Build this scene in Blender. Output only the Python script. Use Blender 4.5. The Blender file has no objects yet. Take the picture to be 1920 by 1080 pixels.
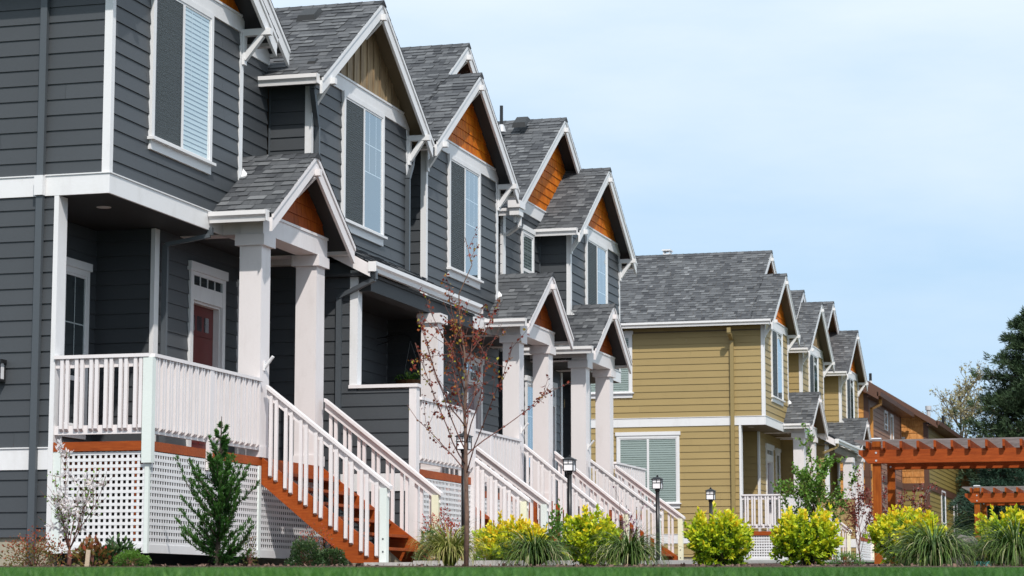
import bpy, math, random
import numpy as np
from mathutils import Vector, Matrix
random.seed(7); RNG = np.random.default_rng(7)
R = math.radians

# ------------------------------------------------------------------ camera, sky, sun, exposure
SC = bpy.context.scene
COL = SC.collection
YAW, PITCH, FPX = 0.277619, 0.129865, 4441.3
cam_d = bpy.data.cameras.new("camera"); cam = bpy.data.objects.new("camera", cam_d); COL.objects.link(cam)
cam.location = (0, 0, 0); cam.rotation_euler = (math.pi/2 + PITCH, 0, YAW)
cam_d.sensor_width = 36; cam_d.lens = 36*FPX/1920
cam_d.clip_start = 0.3; cam_d.clip_end = 4000
cam_d.dof.use_dof = True; cam_d.dof.focus_distance = 33; cam_d.dof.aperture_fstop = 7.1
SC.camera = cam

SUN = Vector((0.60, -1.0, 1.25)).normalized()          # towards the sun
EL = math.asin(SUN.z); AZ = math.atan2(SUN.x, SUN.y)
W = bpy.data.worlds.new("World"); SC.world = W; W.use_nodes = True
nt = W.node_tree; nt.nodes.clear()
def wn(t, **k):
    n = nt.nodes.new(t)
    for a, b in k.items(): setattr(n, a, b)
    return n
sky = wn('ShaderNodeTexSky', sky_type='NISHITA', sun_disc=False, sun_elevation=EL, sun_rotation=AZ % (2*math.pi), altitude=50, air_density=1.0, dust_density=1.2, ozone_density=1.5)
tc = wn('ShaderNodeTexCoord'); sep = wn('ShaderNodeSeparateXYZ'); nt.links.new(tc.outputs['Generated'], sep.inputs[0])
mp = wn('ShaderNodeMapping'); mp.inputs['Scale'].default_value = (3.0, 3.0, 11.0); nt.links.new(tc.outputs['Generated'], mp.inputs['Vector'])
nz = wn('ShaderNodeTexNoise'); nz.inputs['Scale'].default_value = 1.6; nz.inputs['Detail'].default_value = 7; nz.inputs['Roughness'].default_value = .55
nt.links.new(mp.outputs[0], nz.inputs['Vector'])
veil_h = wn('ShaderNodeMapRange'); veil_h.inputs[1].default_value = .075; veil_h.inputs[2].default_value = .30; veil_h.inputs[3].default_value = .30; veil_h.inputs[4].default_value = 1.0
nt.links.new(sep.outputs[2], veil_h.inputs[0])
nz_r = wn('ShaderNodeMapRange'); nz_r.inputs[1].default_value = .35; nz_r.inputs[2].default_value = .70; nz_r.inputs[3].default_value = -.16; nz_r.inputs[4].default_value = .20
nt.links.new(nz.outputs['Fac'], nz_r.inputs[0])
addv = wn('ShaderNodeMath', operation='ADD', use_clamp=True); nt.links.new(veil_h.outputs[0], addv.inputs[0]); nt.links.new(nz_r.outputs[0], addv.inputs[1])
mixv = wn('ShaderNodeMixRGB'); nt.links.new(addv.outputs[0], mixv.inputs[0])
grad = wn('ShaderNodeMixRGB'); grad.inputs[0].default_value = .8; grad.inputs[2].default_value = (4.5, 7.6, 11.0, 1)   # thin blue air low over the roofs
nt.links.new(sky.outputs[0], grad.inputs[1])
nt.links.new(grad.outputs[0], mixv.inputs[1]); mixv.inputs[2].default_value = (8.6, 9.9, 11.2, 1)
bg = wn('ShaderNodeBackground'); bg.inputs[1].default_value = .095; nt.links.new(mixv.outputs[0], bg.inputs[0])
wo = wn('ShaderNodeOutputWorld'); nt.links.new(bg.outputs[0], wo.inputs[0])

sl = bpy.data.lights.new("sun", 'SUN'); so = bpy.data.objects.new("sun", sl); COL.objects.link(so)
sl.energy = 3.9; sl.angle = R(1.0); sl.color = (1.0, .955, .90)
so.rotation_euler = (-SUN).to_track_quat('-Z', 'Y').to_euler()
so.location = (20, -20, 40)
SC.view_settings.view_transform = 'Standard'; SC.view_settings.look = 'None'; SC.view_settings.exposure = 0.0; SC.view_settings.gamma = 1

# ------------------------------------------------------------------ materials
MATS = {}
def mat(name, build):
    m = bpy.data.materials.new(name); m.use_nodes = True; t = m.node_tree
    b = t.nodes['Principled BSDF']; build(t, b); MATS[name] = m; return m
def N(t, typ, **k):
    n = t.nodes.new(typ)
    for a, b in k.items(): setattr(n, a, b)
    return n
def noise(t, scale, vec=(1, 1, 1), detail=5, rough=.55):
    c = N(t, 'ShaderNodeTexCoord'); m = N(t, 'ShaderNodeMapping'); m.inputs['Scale'].default_value = vec
    n = N(t, 'ShaderNodeTexNoise'); n.inputs['Scale'].default_value = scale; n.inputs['Detail'].default_value = detail; n.inputs['Roughness'].default_value = rough
    t.links.new(c.outputs['Object'], m.inputs[0]); t.links.new(m.outputs[0], n.inputs['Vector']); return n
def ramp(t, src, stops):
    r = N(t, 'ShaderNodeValToRGB'); e = r.color_ramp.elements
    while len(e) > 1: e.remove(e[-1])
    for i, (p, c) in enumerate(stops):
        x = e[0] if i == 0 else e.new(p)
        x.position = p; x.color = (*c, 1)
    t.links.new(src, r.inputs[0]); return r
def tone(t):
    a = N(t, 'ShaderNodeAttribute', attribute_name='tone'); return a.outputs['Fac']
def mul(t, a, b, mode='MULTIPLY', f=1.0):
    m = N(t, 'ShaderNodeMixRGB', blend_type=mode); m.inputs[0].default_value = f
    t.links.new(a, m.inputs[1]); t.links.new(b, m.inputs[2]); return m.outputs[0]
def bump(t, b, src, strength, dist=.01):
    k = N(t, 'ShaderNodeBump'); k.inputs['Strength'].default_value = strength; k.inputs['Distance'].default_value = dist
    t.links.new(src, k.inputs['Height']); t.links.new(k.outputs[0], b.inputs['Normal'])
def painted(name, col, rough=.5, var=.12, grain=(4, 4, 60), gs=1.0, bs=.25, spec=.5, dirt=.0):
    def f(t, b):
        n = noise(t, 6*gs, grain); n2 = noise(t, .9, (1, 1, 1), 4)
        lo = tuple(c*(1-var) for c in col); hi = tuple(min(1, c*(1+var)) for c in col)
        r = ramp(t, n.outputs['Fac'], [(.3, lo), (.7, hi)])
        r2 = ramp(t, n2.outputs['Fac'], [(.3, (1-var,)*3), (.7, (1, 1, 1))])
        c = mul(t, r.outputs[0], r2.outputs[0])
        tt = ramp(t, tone(t), [(0, (.86,)*3), (1, (1.0, 1.0, 1.0))])
        c = mul(t, c, tt.outputs[0])
        if dirt:
            n3 = noise(t, 3.5, (1, 1, .35), 8, .7)
            r3 = ramp(t, n3.outputs['Fac'], [(.52, (1, 1, 1)), (.75, (1-dirt, 1-dirt*1.1, 1-dirt*1.2))])
            c = mul(t, c, r3.outputs[0])
        t.links.new(c, b.inputs['Base Color'])
        b.inputs['Roughness'].default_value = rough; b.inputs['Specular IOR Level'].default_value = spec
        bump(t, b, n.outputs['Fac'], bs, .004)
    return mat(name, f)
GREY = (.056, .0615, .068); TAN = (.372, .266, .104)
painted('grey_siding', GREY, .5, .10)
painted('tan_siding', TAN, .55, .07)
painted('white_trim', (.765, .755, .755), .45, .03, bs=.12, dirt=.10)
painted('porch_white', (.785, .735, .73), .5, .03, bs=.12, dirt=.10)
painted('green_primer', (.73, .78, .74), .6, .06, bs=.1, dirt=.06)
painted('yellow_primer', (.80, .78, .58), .6, .08, bs=.1, dirt=.06)
painted('gutter_white', (.80, .78, .775), .35, .02, bs=.03, dirt=.08)
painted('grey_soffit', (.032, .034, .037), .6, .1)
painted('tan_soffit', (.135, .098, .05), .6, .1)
painted('metal_grey', (.075, .085, .095), .4, .05, bs=.05)
painted('metal_tan', (.31, .23, .095), .4, .05, bs=.05)
painted('dark_metal', (.012, .012, .013), .35, .1, bs=.05)
painted('door_red', (.13, .016, .014), .35, .1, bs=.08)
painted('door_plum', (.30, .22, .24), .4, .06, bs=.08)
painted('concrete', (.50, .475, .45), .85, .1, (1, 1, 1), 6, .5, dirt=.25)
painted('foundation', (.40, .36, .27), .85, .12, (1, 1, 1), 4, .5, dirt=.2)
painted('brown_siding', (.27, .135, .080), .55, .1)
painted('orange_siding', (.60, .27, .060), .55, .1)
painted('olive_siding', (.27, .20, .05), .55, .1)
painted('brown_trim', (.115, .052, .032), .5, .1)
painted('stone', (.25, .21, .21), .9, .3, (1, 1, 1), 2, .8)
painted('stake_wood', (.55, .43, .30), .8, .2)
painted('teal_plastic', (.07, .30, .26), .4, .1)
painted('black_plastic', (.02, .02, .02), .5, .1)
painted('brown_roof', (.10, .065, .045), .8, .25, (1, 1, 1), 6)
painted('coir', (.16, .07, .025), .9, .3, (1, 1, 1), 6, .8)
def wood(name, stops, scale, vec, rough=.55, bs=.4, blotch=.5):
    def f(t, b):
        n = noise(t, scale, vec, 7, .6); n2 = noise(t, 2.2, (1, 1, 1), 4, .6)
        c = ramp(t, n.outputs['Fac'], stops).outputs[0]
        r2 = ramp(t, n2.outputs['Fac'], [(.3, (1-blotch,)*3), (.68, (1.0, 1.0, 1.0))])
        c = mul(t, c, r2.outputs[0])
        tt = ramp(t, tone(t), [(0, (.62, .55, .5)), (.5, (.9, .9, .9)), (1, (1, 1, 1))]); c = mul(t, c, tt.outputs[0])
        t.links.new(c, b.inputs['Base Color']); b.inputs['Roughness'].default_value = rough; b.inputs['Specular IOR Level'].default_value = .18
        bump(t, b, n.outputs['Fac'], bs, .004)
    return mat(name, f)
wood('cedar_shingle', [(.25, (.46, .085, .004)), (.5, (.68, .165, .005)), (.75, (.84, .30, .014))], 3.2, (5, 5, .8), blotch=.35)
wood('cedar_in_shade', [(.3, (.26, .045, .005)), (.55, (.38, .078, .008)), (.8, (.50, .13, .014))], 3.2, (5, 5, .8), blotch=.3)  # darker, redder cedar copy: shade of the porch overhang put into the colour
wood('cedar_stain', [(.3, (.28, .052, .009)), (.55, (.38, .078, .013)), (.8, (.47, .12, .024))], 5, (1, 5, 9), blotch=.25)
wood('deck_wood', [(.3, (.09, .03, .010)), (.55, (.14, .045, .014)), (.8, (.20, .07, .022))], 5, (1, 5, 9), blotch=.25)
wood('pergola_wood', [(.3, (.30, .054, .009)), (.55, (.40, .078, .013)), (.8, (.49, .12, .024))], 5, (1.0, 6, 9), blotch=.3)
wood('pergola_post_wood', [(.3, (.27, .058, .007)), (.55, (.38, .092, .010)), (.8, (.46, .13, .018))], 5, (6, 6, .7), blotch=.3)
wood('lath_grey', [(.3, (.20, .17, .165)), (.7, (.38, .33, .32))], 5, (1, 9, 9), blotch=.2)
wood('batten_tan', [(.25, (.20, .135, .080)), (.5, (.33, .235, .135)), (.78, (.48, .37, .21))], 3, (4, 4, .5), blotch=.35)
wood('wall_shingle', [(.25, (.46, .17, .04)), (.5, (.66, .28, .08)), (.75, (.80, .42, .16))], 6, (4, 4, .8), blotch=.3)
def bark(name, a, c, sc=30):
    def f(t, b):
        n = noise(t, sc, (1, 1, .35), 6, .65); r = ramp(t, n.outputs['Fac'], [(.3, a), (.7, c)])
        t.links.new(r.outputs[0], b.inputs['Base Color']); b.inputs['Roughness'].default_value = .85; bump(t, b, n.outputs['Fac'], .6, .01)
    return mat(name, f)
bark('bark_young', (.07, .04, .030), (.22, .13, .09)); bark('bark_twig', (.10, .035, .03), (.20, .085, .06)); bark('bark_pale', (.22, .20, .18), (.50, .47, .44))
bark('bark_dark', (.03, .022, .016), (.09, .065, .045)); bark('bark_mossy', (.10, .085, .05), (.26, .22, .13), 8)
def leafm(name, stops, rough=.45, trans=.25):
    def f(t, b):
        c = ramp(t, tone(t), stops).outputs[0]
        t.links.new(c, b.inputs['Base Color']); b.inputs['Roughness'].default_value = rough; b.inputs['Specular IOR Level'].default_value = .35
        tr = N(t, 'ShaderNodeBsdfTranslucent'); t.links.new(c, tr.inputs[0])
        mx = N(t, 'ShaderNodeMixShader'); mx.inputs[0].default_value = trans
        o = t.nodes['Material Output']; t.links.new(b.outputs[0], mx.inputs[1]); t.links.new(tr.outputs[0], mx.inputs[2]); t.links.new(mx.outputs[0], o.inputs[0])
    return mat(name, f)
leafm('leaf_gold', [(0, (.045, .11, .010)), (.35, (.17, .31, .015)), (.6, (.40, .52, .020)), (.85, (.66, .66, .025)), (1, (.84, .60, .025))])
leafm('leaf_sedge', [(0, (.010, .03, .006)), (.4, (.055, .115, .018)), (.7, (.17, .25, .055)), (1, (.54, .49, .28))])
leafm('leaf_sedge_gold', [(0, (.03, .05, .008)), (.45, (.16, .20, .03)), (.8, (.38, .37, .10)), (1, (.55, .46, .2))])
leafm('leaf_juniper', [(0, (.008, .034, .006)), (.5, (.026, .098, .012)), (1, (.095, .22, .03))], .6, .12)
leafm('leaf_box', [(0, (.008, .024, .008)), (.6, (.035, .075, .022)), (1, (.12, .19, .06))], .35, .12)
leafm('leaf_green', [(0, (.04, .11, .015)), (.6, (.12, .25, .03)), (1, (.23, .37, .06))])
leafm('leaf_bud', [(0, (.13, .018, .013)), (.55, (.24, .040, .020)), (.8, (.34, .15, .02)), (1, (.34, .34, .04))])
leafm('leaf_red', [(0, (.10, .012, .012)), (.6, (.26, .045, .03)), (1, (.42, .11, .06))])
leafm('leaf_nandina', [(0, (.05, .08, .02)), (.5, (.14, .13, .03)), (.8, (.32, .08, .04)), (1, (.42, .05, .04))])
leafm('leaf_pine', [(0, (.014, .032, .014)), (.6, (.050, .088, .038)), (1, (.12, .17, .075))], .6, .08)
leafm('leaf_spruce', [(0, (.012, .034, .020)), (.6, (.035, .080, .048)), (1, (.085, .15, .095))], .6, .08)
leafm('leaf_catkin', [(0, (.22, .19, .11)), (.6, (.42, .37, .20)), (1, (.48, .48, .13))])
leafm('petal_white', [(0, (.55, .42, .30)), (.4, (.80, .74, .74)), (1, (.88, .84, .84))], .5, .35)
leafm('petal_plum', [(0, (.10, .03, .06)), (.5, (.25, .10, .17)), (1, (.50, .32, .40))], .5, .3)
leafm('flower_orange', [(0, (.35, .06, .03)), (.5, (.60, .24, .07)), (1, (.75, .50, .16))], .5, .25)
leafm('grass_blade', [(0, (.020, .070, .012)), (.6, (.060, .165, .024)), (1, (.15, .28, .055))], .5, .25)
def mshingle(t, b):
    n = noise(t, 260, (1, 1, 1), 2, .6); n2 = noise(t, 1.1, (1, 1, 1), 4)
    c = ramp(t, tone(t), [(0, (.032, .034, .039)), (.35, (.070, .073, .079)), (.7, (.125, .129, .135)), (1, (.205, .21, .216))]).outputs[0]
    r = ramp(t, n.outputs['Fac'], [(.25, (.72,)*3), (.75, (1.25,)*3)]); c = mul(t, c, r.outputs[0])
    r = ramp(t, n2.outputs['Fac'], [(.3, (.86,)*3), (.7, (1.06,)*3)]); c = mul(t, c, r.outputs[0])
    t.links.new(c, b.inputs['Base Color']); b.inputs['Roughness'].default_value = .92; b.inputs['Specular IOR Level'].default_value = .25
    bump(t, b, n.outputs['Fac'], .5, .004)
mat('shingle', mshingle)
def mglass(t, b):
    t.nodes.remove(b); o = t.nodes['Material Output']
    tr = N(t, 'ShaderNodeBsdfTransparent'); tr.inputs[0].default_value = (.90, .95, .95, 1)
    g = N(t, 'ShaderNodeBsdfGlossy'); g.inputs['Roughness'].default_value = .03; g.inputs[0].default_value = (.86, .95, 1, 1)
    n = noise(t, 1.3, (1, 1, 1), 2); bp = N(t, 'ShaderNodeBump'); bp.inputs['Strength'].default_value = .04; bp.inputs['Distance'].default_value = .05
    t.links.new(n.outputs['Fac'], bp.inputs['Height']); t.links.new(bp.outputs[0], g.inputs['Normal'])
    lw = N(t, 'ShaderNodeLayerWeight'); lw.inputs[0].default_value = .5; pw = N(t, 'ShaderNodeMath', operation='POWER'); pw.inputs[1].default_value = 2.2; t.links.new(lw.outputs['Facing'], pw.inputs[0]); fr = N(t, 'ShaderNodeMapRange'); fr.inputs[3].default_value = .07; fr.inputs[4].default_value = 1.0; t.links.new(pw.outputs[0], fr.inputs[0])
    mx = N(t, 'ShaderNodeMixShader'); t.links.new(fr.outputs[0], mx.inputs[0]); t.links.new(tr.outputs[0], mx.inputs[1]); t.links.new(g.outputs[0], mx.inputs[2])
    t.links.new(mx.outputs[0], o.inputs[0])
mat('glass', mglass)
def mscreen(t, b):
    o = t.nodes['Material Output']; b.inputs['Base Color'].default_value = (.060, .070, .072, 1); b.inputs['Roughness'].default_value = .6
    tr = N(t, 'ShaderNodeBsdfTransparent'); w = N(t, 'ShaderNodeTexWave'); w.inputs['Scale'].default_value = 9; w.inputs['Distortion'].default_value = 2.5; w.bands_direction = 'Z'
    c = N(t, 'ShaderNodeTexCoord'); t.links.new(c.outputs['Object'], w.inputs['Vector'])
    r = N(t, 'ShaderNodeMapRange'); r.inputs[3].default_value = .55; r.inputs[4].default_value = .74; t.links.new(w.outputs['Fac'], r.inputs[0])
    mx = N(t, 'ShaderNodeMixShader'); t.links.new(r.outputs[0], mx.inputs[0]); t.links.new(tr.outputs[0], mx.inputs[1]); t.links.new(b.outputs[0], mx.inputs[2]); t.links.new(mx.outputs[0], o.inputs[0])
mat('screen', mscreen)
painted('blind_white', (.72, .74, .72), .5, .03, bs=.02)
painted('blind_grey', (.42, .46, .43), .5, .03, bs=.02)
painted('interior_shade', (.02, .022, .024), .8, .1)  # near-black colour standing in for shade inside rooms and crawl spaces
def mlantern(t, b):
    b.inputs['Base Color'].default_value = (.88, .86, .87, 1); b.inputs['Roughness'].default_value = .35
    n = noise(t, 20, (1, 1, 1), 3); bump(t, b, n.outputs['Fac'], .1)
mat('lantern_glass', mlantern)
def msoil(t, b):
    n = noise(t, 22, (1, 1, 1), 8, .7); r = ramp(t, n.outputs['Fac'], [(.25, (.025, .012, .008)), (.55, (.085, .036, .022)), (.8, (.20, .10, .06))])
    t.links.new(r.outputs[0], b.inputs['Base Color']); b.inputs['Roughness'].default_value = .95; bump(t, b, n.outputs['Fac'], 1, .05)
mat('mulch', msoil)
def mlawn(t, b):
    n = noise(t, 3, (1, 1, 1), 8, .7); r = ramp(t, n.outputs['Fac'], [(.3, (.022, .06, .012)), (.7, (.05, .12, .022))])
    t.links.new(r.outputs[0], b.inputs['Base Color']); b.inputs['Roughness'].default_value = .9; bump(t, b, n.outputs['Fac'], .8, .04)
mat('lawn', mlawn)

# ------------------------------------------------------------------ mesh helpers
class MB:
    def __init__(s): s.v = []; s.f = []; s.t = []
    def q(s, *p, t=.8):
        i = len(s.v); s.v += [tuple(a) for a in p]; s.f.append(tuple(range(i, i+len(p)))); s.t.append(t)
    def box(s, x0, x1, y0, y1, z0, z1, t=.8):
        x0, x1 = min(x0, x1), max(x0, x1); y0, y1 = min(y0, y1), max(y0, y1); z0, z1 = min(z0, z1), max(z0, z1)
        i = len(s.v)
        s.v += [(x0,y0,z0),(x1,y0,z0),(x1,y1,z0),(x0,y1,z0),(x0,y0,z1),(x1,y0,z1),(x1,y1,z1),(x0,y1,z1)]
        s.f += [(i,i+3,i+2,i+1),(i+4,i+5,i+6,i+7),(i,i+1,i+5,i+4),(i+1,i+2,i+6,i+5),(i+2,i+3,i+7,i+6),(i+3,i,i+4,i+7)]; s.t += [t]*6
        return s
    def prism(s, pts, d, t=.8):            # polygon pts swept by vector d
        n = len(pts); i = len(s.v); d = Vector(d)
        s.v += [tuple(p) for p in pts] + [tuple(Vector(p)+d) for p in pts]
        s.f.append(tuple(range(i, i+n))); s.f.append(tuple(range(i+2*n-1, i+n-1, -1)))
        for k in range(n): s.f.append((i+k, i+(k+1) % n, i+n+(k+1) % n, i+n+k))
        s.t += [t]*(n+2); return s
    def px(s, yz, x0, x1, t=.8): return s.prism([(x0, a, b) for a, b in yz], (x1-x0, 0, 0), t)
    def py(s, xz, y0, y1, t=.8): return s.prism([(a, y0, b) for a, b in xz], (0, y1-y0, 0), t)
    def bar(s, a, b, w, h, t=.8, up=(0, 0, 1)):
        a, b = Vector(a), Vector(b); d = (b-a).normalized(); u = Vector(up)
        sd = d.cross(u); sd = sd.normalized() if sd.length > 1e-5 else Vector((1, 0, 0)); u = sd.cross(d)
        c = [sd*w/2+u*h/2, sd*w/2-u*h/2, -sd*w/2-u*h/2, -sd*w/2+u*h/2]
        return s.prism([a+k for k in c], b-a, t)
    def tube(s, pts, rad, n=6, t=.5):
        pts = [Vector(p) for p in pts]; k0 = len(s.v)
        for i, p in enumerate(pts):
            d = (pts[min(i+1, len(pts)-1)]-pts[max(i-1, 0)]).normalized()
            a = d.cross(Vector((.31, .95, .05))); a.normalize(); b = d.cross(a)
            r = rad[i] if hasattr(rad, '__len__') else rad
            for j in range(n):
                th = 2*math.pi*j/n; s.v.append(tuple(p+a*r*math.cos(th)+b*r*math.sin(th)))
        for i in range(len(pts)-1):
            for j in range(n):
                s.f.append((k0+i*n+j, k0+i*n+(j+1) % n, k0+(i+1)*n+(j+1) % n, k0+(i+1)*n+j)); s.t.append(t)
        s.f.append(tuple(k0+j for j in range(n))[::-1]); s.f.append(tuple(k0+(len(pts)-1)*n+j for j in range(n))); s.t += [t, t]
        return s
    def build(s, name, m, parent=None, smooth=False):
        if not s.v: return None
        off = Vector((0, 0, 0)); p = parent
        while p is not None: off += p.location; p = p.parent
        me = bpy.data.meshes.new(name)
        va = np.array(s.v, float)-np.array(off)
        me.from_pydata(va.tolist(), [], s.f)
        at = me.attributes.new('tone', 'FLOAT', 'FACE'); at.data.foreach_set('value', np.array(s.t, np.float32))
        if smooth: me.polygons.foreach_set('use_smooth', [True]*len(me.polygons))
        me.materials.append(MATS[m]); me.update()
        o = bpy.data.objects.new(name, me); COL.objects.link(o)
        if parent: o.parent = parent
        return o
def quads(name, V, tones, m, parent=None, nv=4):
    """V: (n*nv,3) array, nv verts per face; tones: (n,)"""
    off = Vector((0, 0, 0)); p = parent
    while p is not None: off += p.location; p = p.parent
    n = len(V)//nv; me = bpy.data.meshes.new(name)
    me.vertices.add(len(V)); me.vertices.foreach_set('co', (np.asarray(V, np.float32)-np.array(off, np.float32)).ravel())
    me.loops.add(len(V)); me.loops.foreach_set('vertex_index', np.arange(len(V), dtype=np.int32))
    me.polygons.add(n); me.polygons.foreach_set('loop_start', np.arange(0, len(V), nv, dtype=np.int32))
    me.polygons.foreach_set('loop_total', np.full(n, nv, np.int32))
    at = me.attributes.new('tone', 'FLOAT', 'FACE'); at.data.foreach_set('value', np.asarray(tones, np.float32))
    me.materials.append(MATS[m]); me.update(calc_edges=True); me.validate()
    o = bpy.data.objects.new(name, me); COL.objects.link(o)
    if parent: o.parent = parent
    return o
def tag(o, label, cat, group=None):
    o['label'] = label; o['category'] = cat
    if group: o['group'] = group
    return o
def empty(name, loc, label, cat, group=None):
    o = bpy.data.objects.new(name, None); COL.objects.link(o); o.location = loc; o.empty_display_size = .2
    return tag(o, label, cat, group)
def copy_tree(o, parent=None):
    c = o.copy(); COL.objects.link(c); c.parent = parent
    for ch in list(o.children): copy_tree(ch, c)
    return c

# view rays (used only to turn measured picture points into places at a known depth)
cy, sy, cp, sp = math.cos(YAW), math.sin(YAW), math.cos(PITCH), math.sin(PITCH)
FW = Vector((-sy*cp, cy*cp, sp)); RT = Vector((cy, sy, 0)); UP = RT.cross(FW)
def at(px, py, d): return FW*d + RT*((px-960)*d/FPX) - UP*((py-540)*d/FPX)

# ------------------------------------------------------------------ ground
GD = np.array([-60, 0, 3, 6, 12, 17.2, 18.2, 19.5, 30, 60, 130, 400, 3000.])
GZ = np.array([-1.5, -1.45, -.25, .044, .120, .188, .203, .246, .397, .870, 1.90, 2.3, 2.3])
def depth(x, y): return .9617*y - .2741*x
def ground(x, y): return np.interp(depth(x, y), GD, GZ)
def strip(name, d0, d1, step, m, lat=60, zoff=0, wig=0):
    ds = [d0]
    ds += [d for d in GD if d0 < d < d1]; ds += list(np.arange(d0, d1, step)); ds = sorted(set(ds + [d1]))
    ls = np.linspace(-lat, lat, 61)
    V = []; F = []
    for i, d in enumerate(ds):
        for l in ls:
            dd = d + (wig*math.sin(l*.9)*.5 if i in (0, len(ds)-1) else 0)
            x, y = -.2741*dd+.9617*l, .9617*dd+.2741*l
            V.append((x, y, float(np.interp(dd, GD, GZ))+zoff))
    n = len(ls)
    for i in range(len(ds)-1):
        for j in range(n-1): F.append((i*n+j, i*n+j+1, (i+1)*n+j+1, (i+1)*n+j))
    me = bpy.data.meshes.new(name); me.from_pydata(V, [], F); me.materials.append(MATS[m])
    o = bpy.data.objects.new(name, me); COL.objects.link(o); o['kind'] = 'structure'; return o
strip('lawn', -60, 18.0, 2.0, 'lawn', 80)
strip('planting_bed', 18.0, 400, 4.0, 'mulch', 260)
strip('far_ground', 400, 3000, 600, 'lawn', 2500)
# grass blades over the lawn in view
n = 150000
d = 5 + 13.1*RNG.random(n)**.8; l = (RNG.random(n)-.5)*(d*.47+.6)
x = -.2741*d+.9617*l; y = .9617*d+.2741*l; z = np.interp(d, GD, GZ)
h = RNG.uniform(.012, .038, n); a = RNG.random(n)*2*np.pi; w = RNG.uniform(.0016, .003, n)*1.5
lean = RNG.normal(0, .45, (n, 2))*h[:, None]
P = np.stack([x, y, z-.004], 1); s_ = np.stack([np.cos(a)*w, np.sin(a)*w, 0*a], 1)
tip = P + np.stack([lean[:, 0], lean[:, 1], h], 1)
V = np.stack([P-s_, P+s_, tip], 1).reshape(-1, 3)
patch = .5+.25*np.sin(x*1.3+2*np.sin(y*.8))
lo = quads('grass', V, np.clip(RNG.normal(.5, .2, n)*.7+patch*.35, 0, 1), 'grass_blade', None, 3); lo['kind'] = 'stuff'
# strip of lawn beyond the path, seen under the shrubs
def ylawn(name, x0, x1, y0, y1, zo, m):
    V = []; F = []; ys = np.linspace(y0, y1, 40)
    for i, yy in enumerate(ys):
        for xx in (x0, x1): V.append((xx, yy, float(ground(xx, yy))+zo))
    for i in range(len(ys)-1): F.append((2*i, 2*i+1, 2*i+3, 2*i+2))
    me = bpy.data.meshes.new(name); me.from_pydata(V, [], F); me.materials.append(MATS[m])
    o = bpy.data.objects.new(name, me); COL.objects.link(o); o['kind'] = 'structure'; return o
# concrete walk in front of the houses
mb = MB(); ys = np.arange(27.9, 80, 1.5)
for i in range(len(ys)-1):
    ya, yb = ys[i]+.006, ys[i+1]-.006; x0, x1 = -9.22, -8.1
    za, zb = float(ground(-8.6, ya)), float(ground(-8.6, yb)); zt = .06+RNG.normal(0, .002)
    mb.prism([(x0, ya, za-.2), (x0, yb, zb-.2), (x0, yb, zb+zt), (x0, ya, za+zt)], (x1-x0, 0, 0))
for a, b_ in ((27.9, 30.9), (34.0, 35.6), (40.3, 43.2), (45.4, 48)):
    za = float(ground(-9.5, a)); mb.box(-9.86, -9.23, a, b_, za-.2, float(ground(-9.5, a))+.04)
o = mb.build('path', 'concrete'); o['kind'] = 'structure'
ylawn('back_lawn', -8.05, 4, 44, 90, .02, 'lawn')
mb = MB()
for i in range(700):           # bark chips and fallen petals
    dd = RNG.uniform(18.6, 30); ll = (RNG.random()-.5)*dd*.46
    xx, yy = -.2741*dd+.9617*ll, .9617*dd+.2741*ll; zz = float(ground(xx, yy))
    a = RNG.random()*6.28; s1 = RNG.uniform(.006, .018); s2 = s1*RNG.uniform(.3, .7)
    c1 = Vector((math.cos(a)*s1, math.sin(a)*s1, RNG.normal(0, .006))); c2 = Vector((-math.sin(a)*s2, math.cos(a)*s2, RNG.normal(0, .006)))
    p = Vector((xx, yy, zz+.012)); mb.q(p-c1-c2, p+c1-c2, p+c1+c2, p-c1+c2, t=RNG.random())
o = mb.build('bark_chips', 'bark_young'); o['kind'] = 'stuff'
# ------------------------------------------------------------------ house parts
PHASE, LAP = 4.162, .187
def laps(mb, axis, plane, a0, a1, z0, z1, sg):
    """lap siding: axis 'x' = wall at X=plane running along Y, 'y' = wall at Y=plane running along X; sg = outward sign"""
    a0, a1 = min(a0, a1), max(a0, a1)
    k = math.floor((z0-PHASE)/LAP)
    while PHASE+k*LAP < z1-.004:
        zb, zt = max(z0, PHASE+k*LAP), min(z1, PHASE+(k+1)*LAP)
        if zt-zb > .006:
            a = a0; first = True
            while a < a1-.01:
                L = random.uniform(2.2, 3.7) if not first else random.uniform(.9, 3.7)
                b = min(a1, a+L); first = False
                if a1-b < .4: b = a1
                e = .0025 if b < a1 else 0
                ob, ot = plane+sg*.021, plane+sg*.004
                tn = min(1, max(0, random.gauss(.55, .16)))
                f = (lambda u, o, z: (o, u, z)) if axis == 'x' else (lambda u, o, z: (u, o, z))
                mb.q(f(a, ob, zb), f(b-e, ob, zb), f(b-e, ot, zt), f(a, ot, zt), t=tn)
                mb.q(f(a, plane-sg*.01, zb), f(b-e, plane-sg*.01, zb), f(b-e, ob, zb), f(a, ob, zb), t=tn)
                a = b
        k += 1

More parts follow.
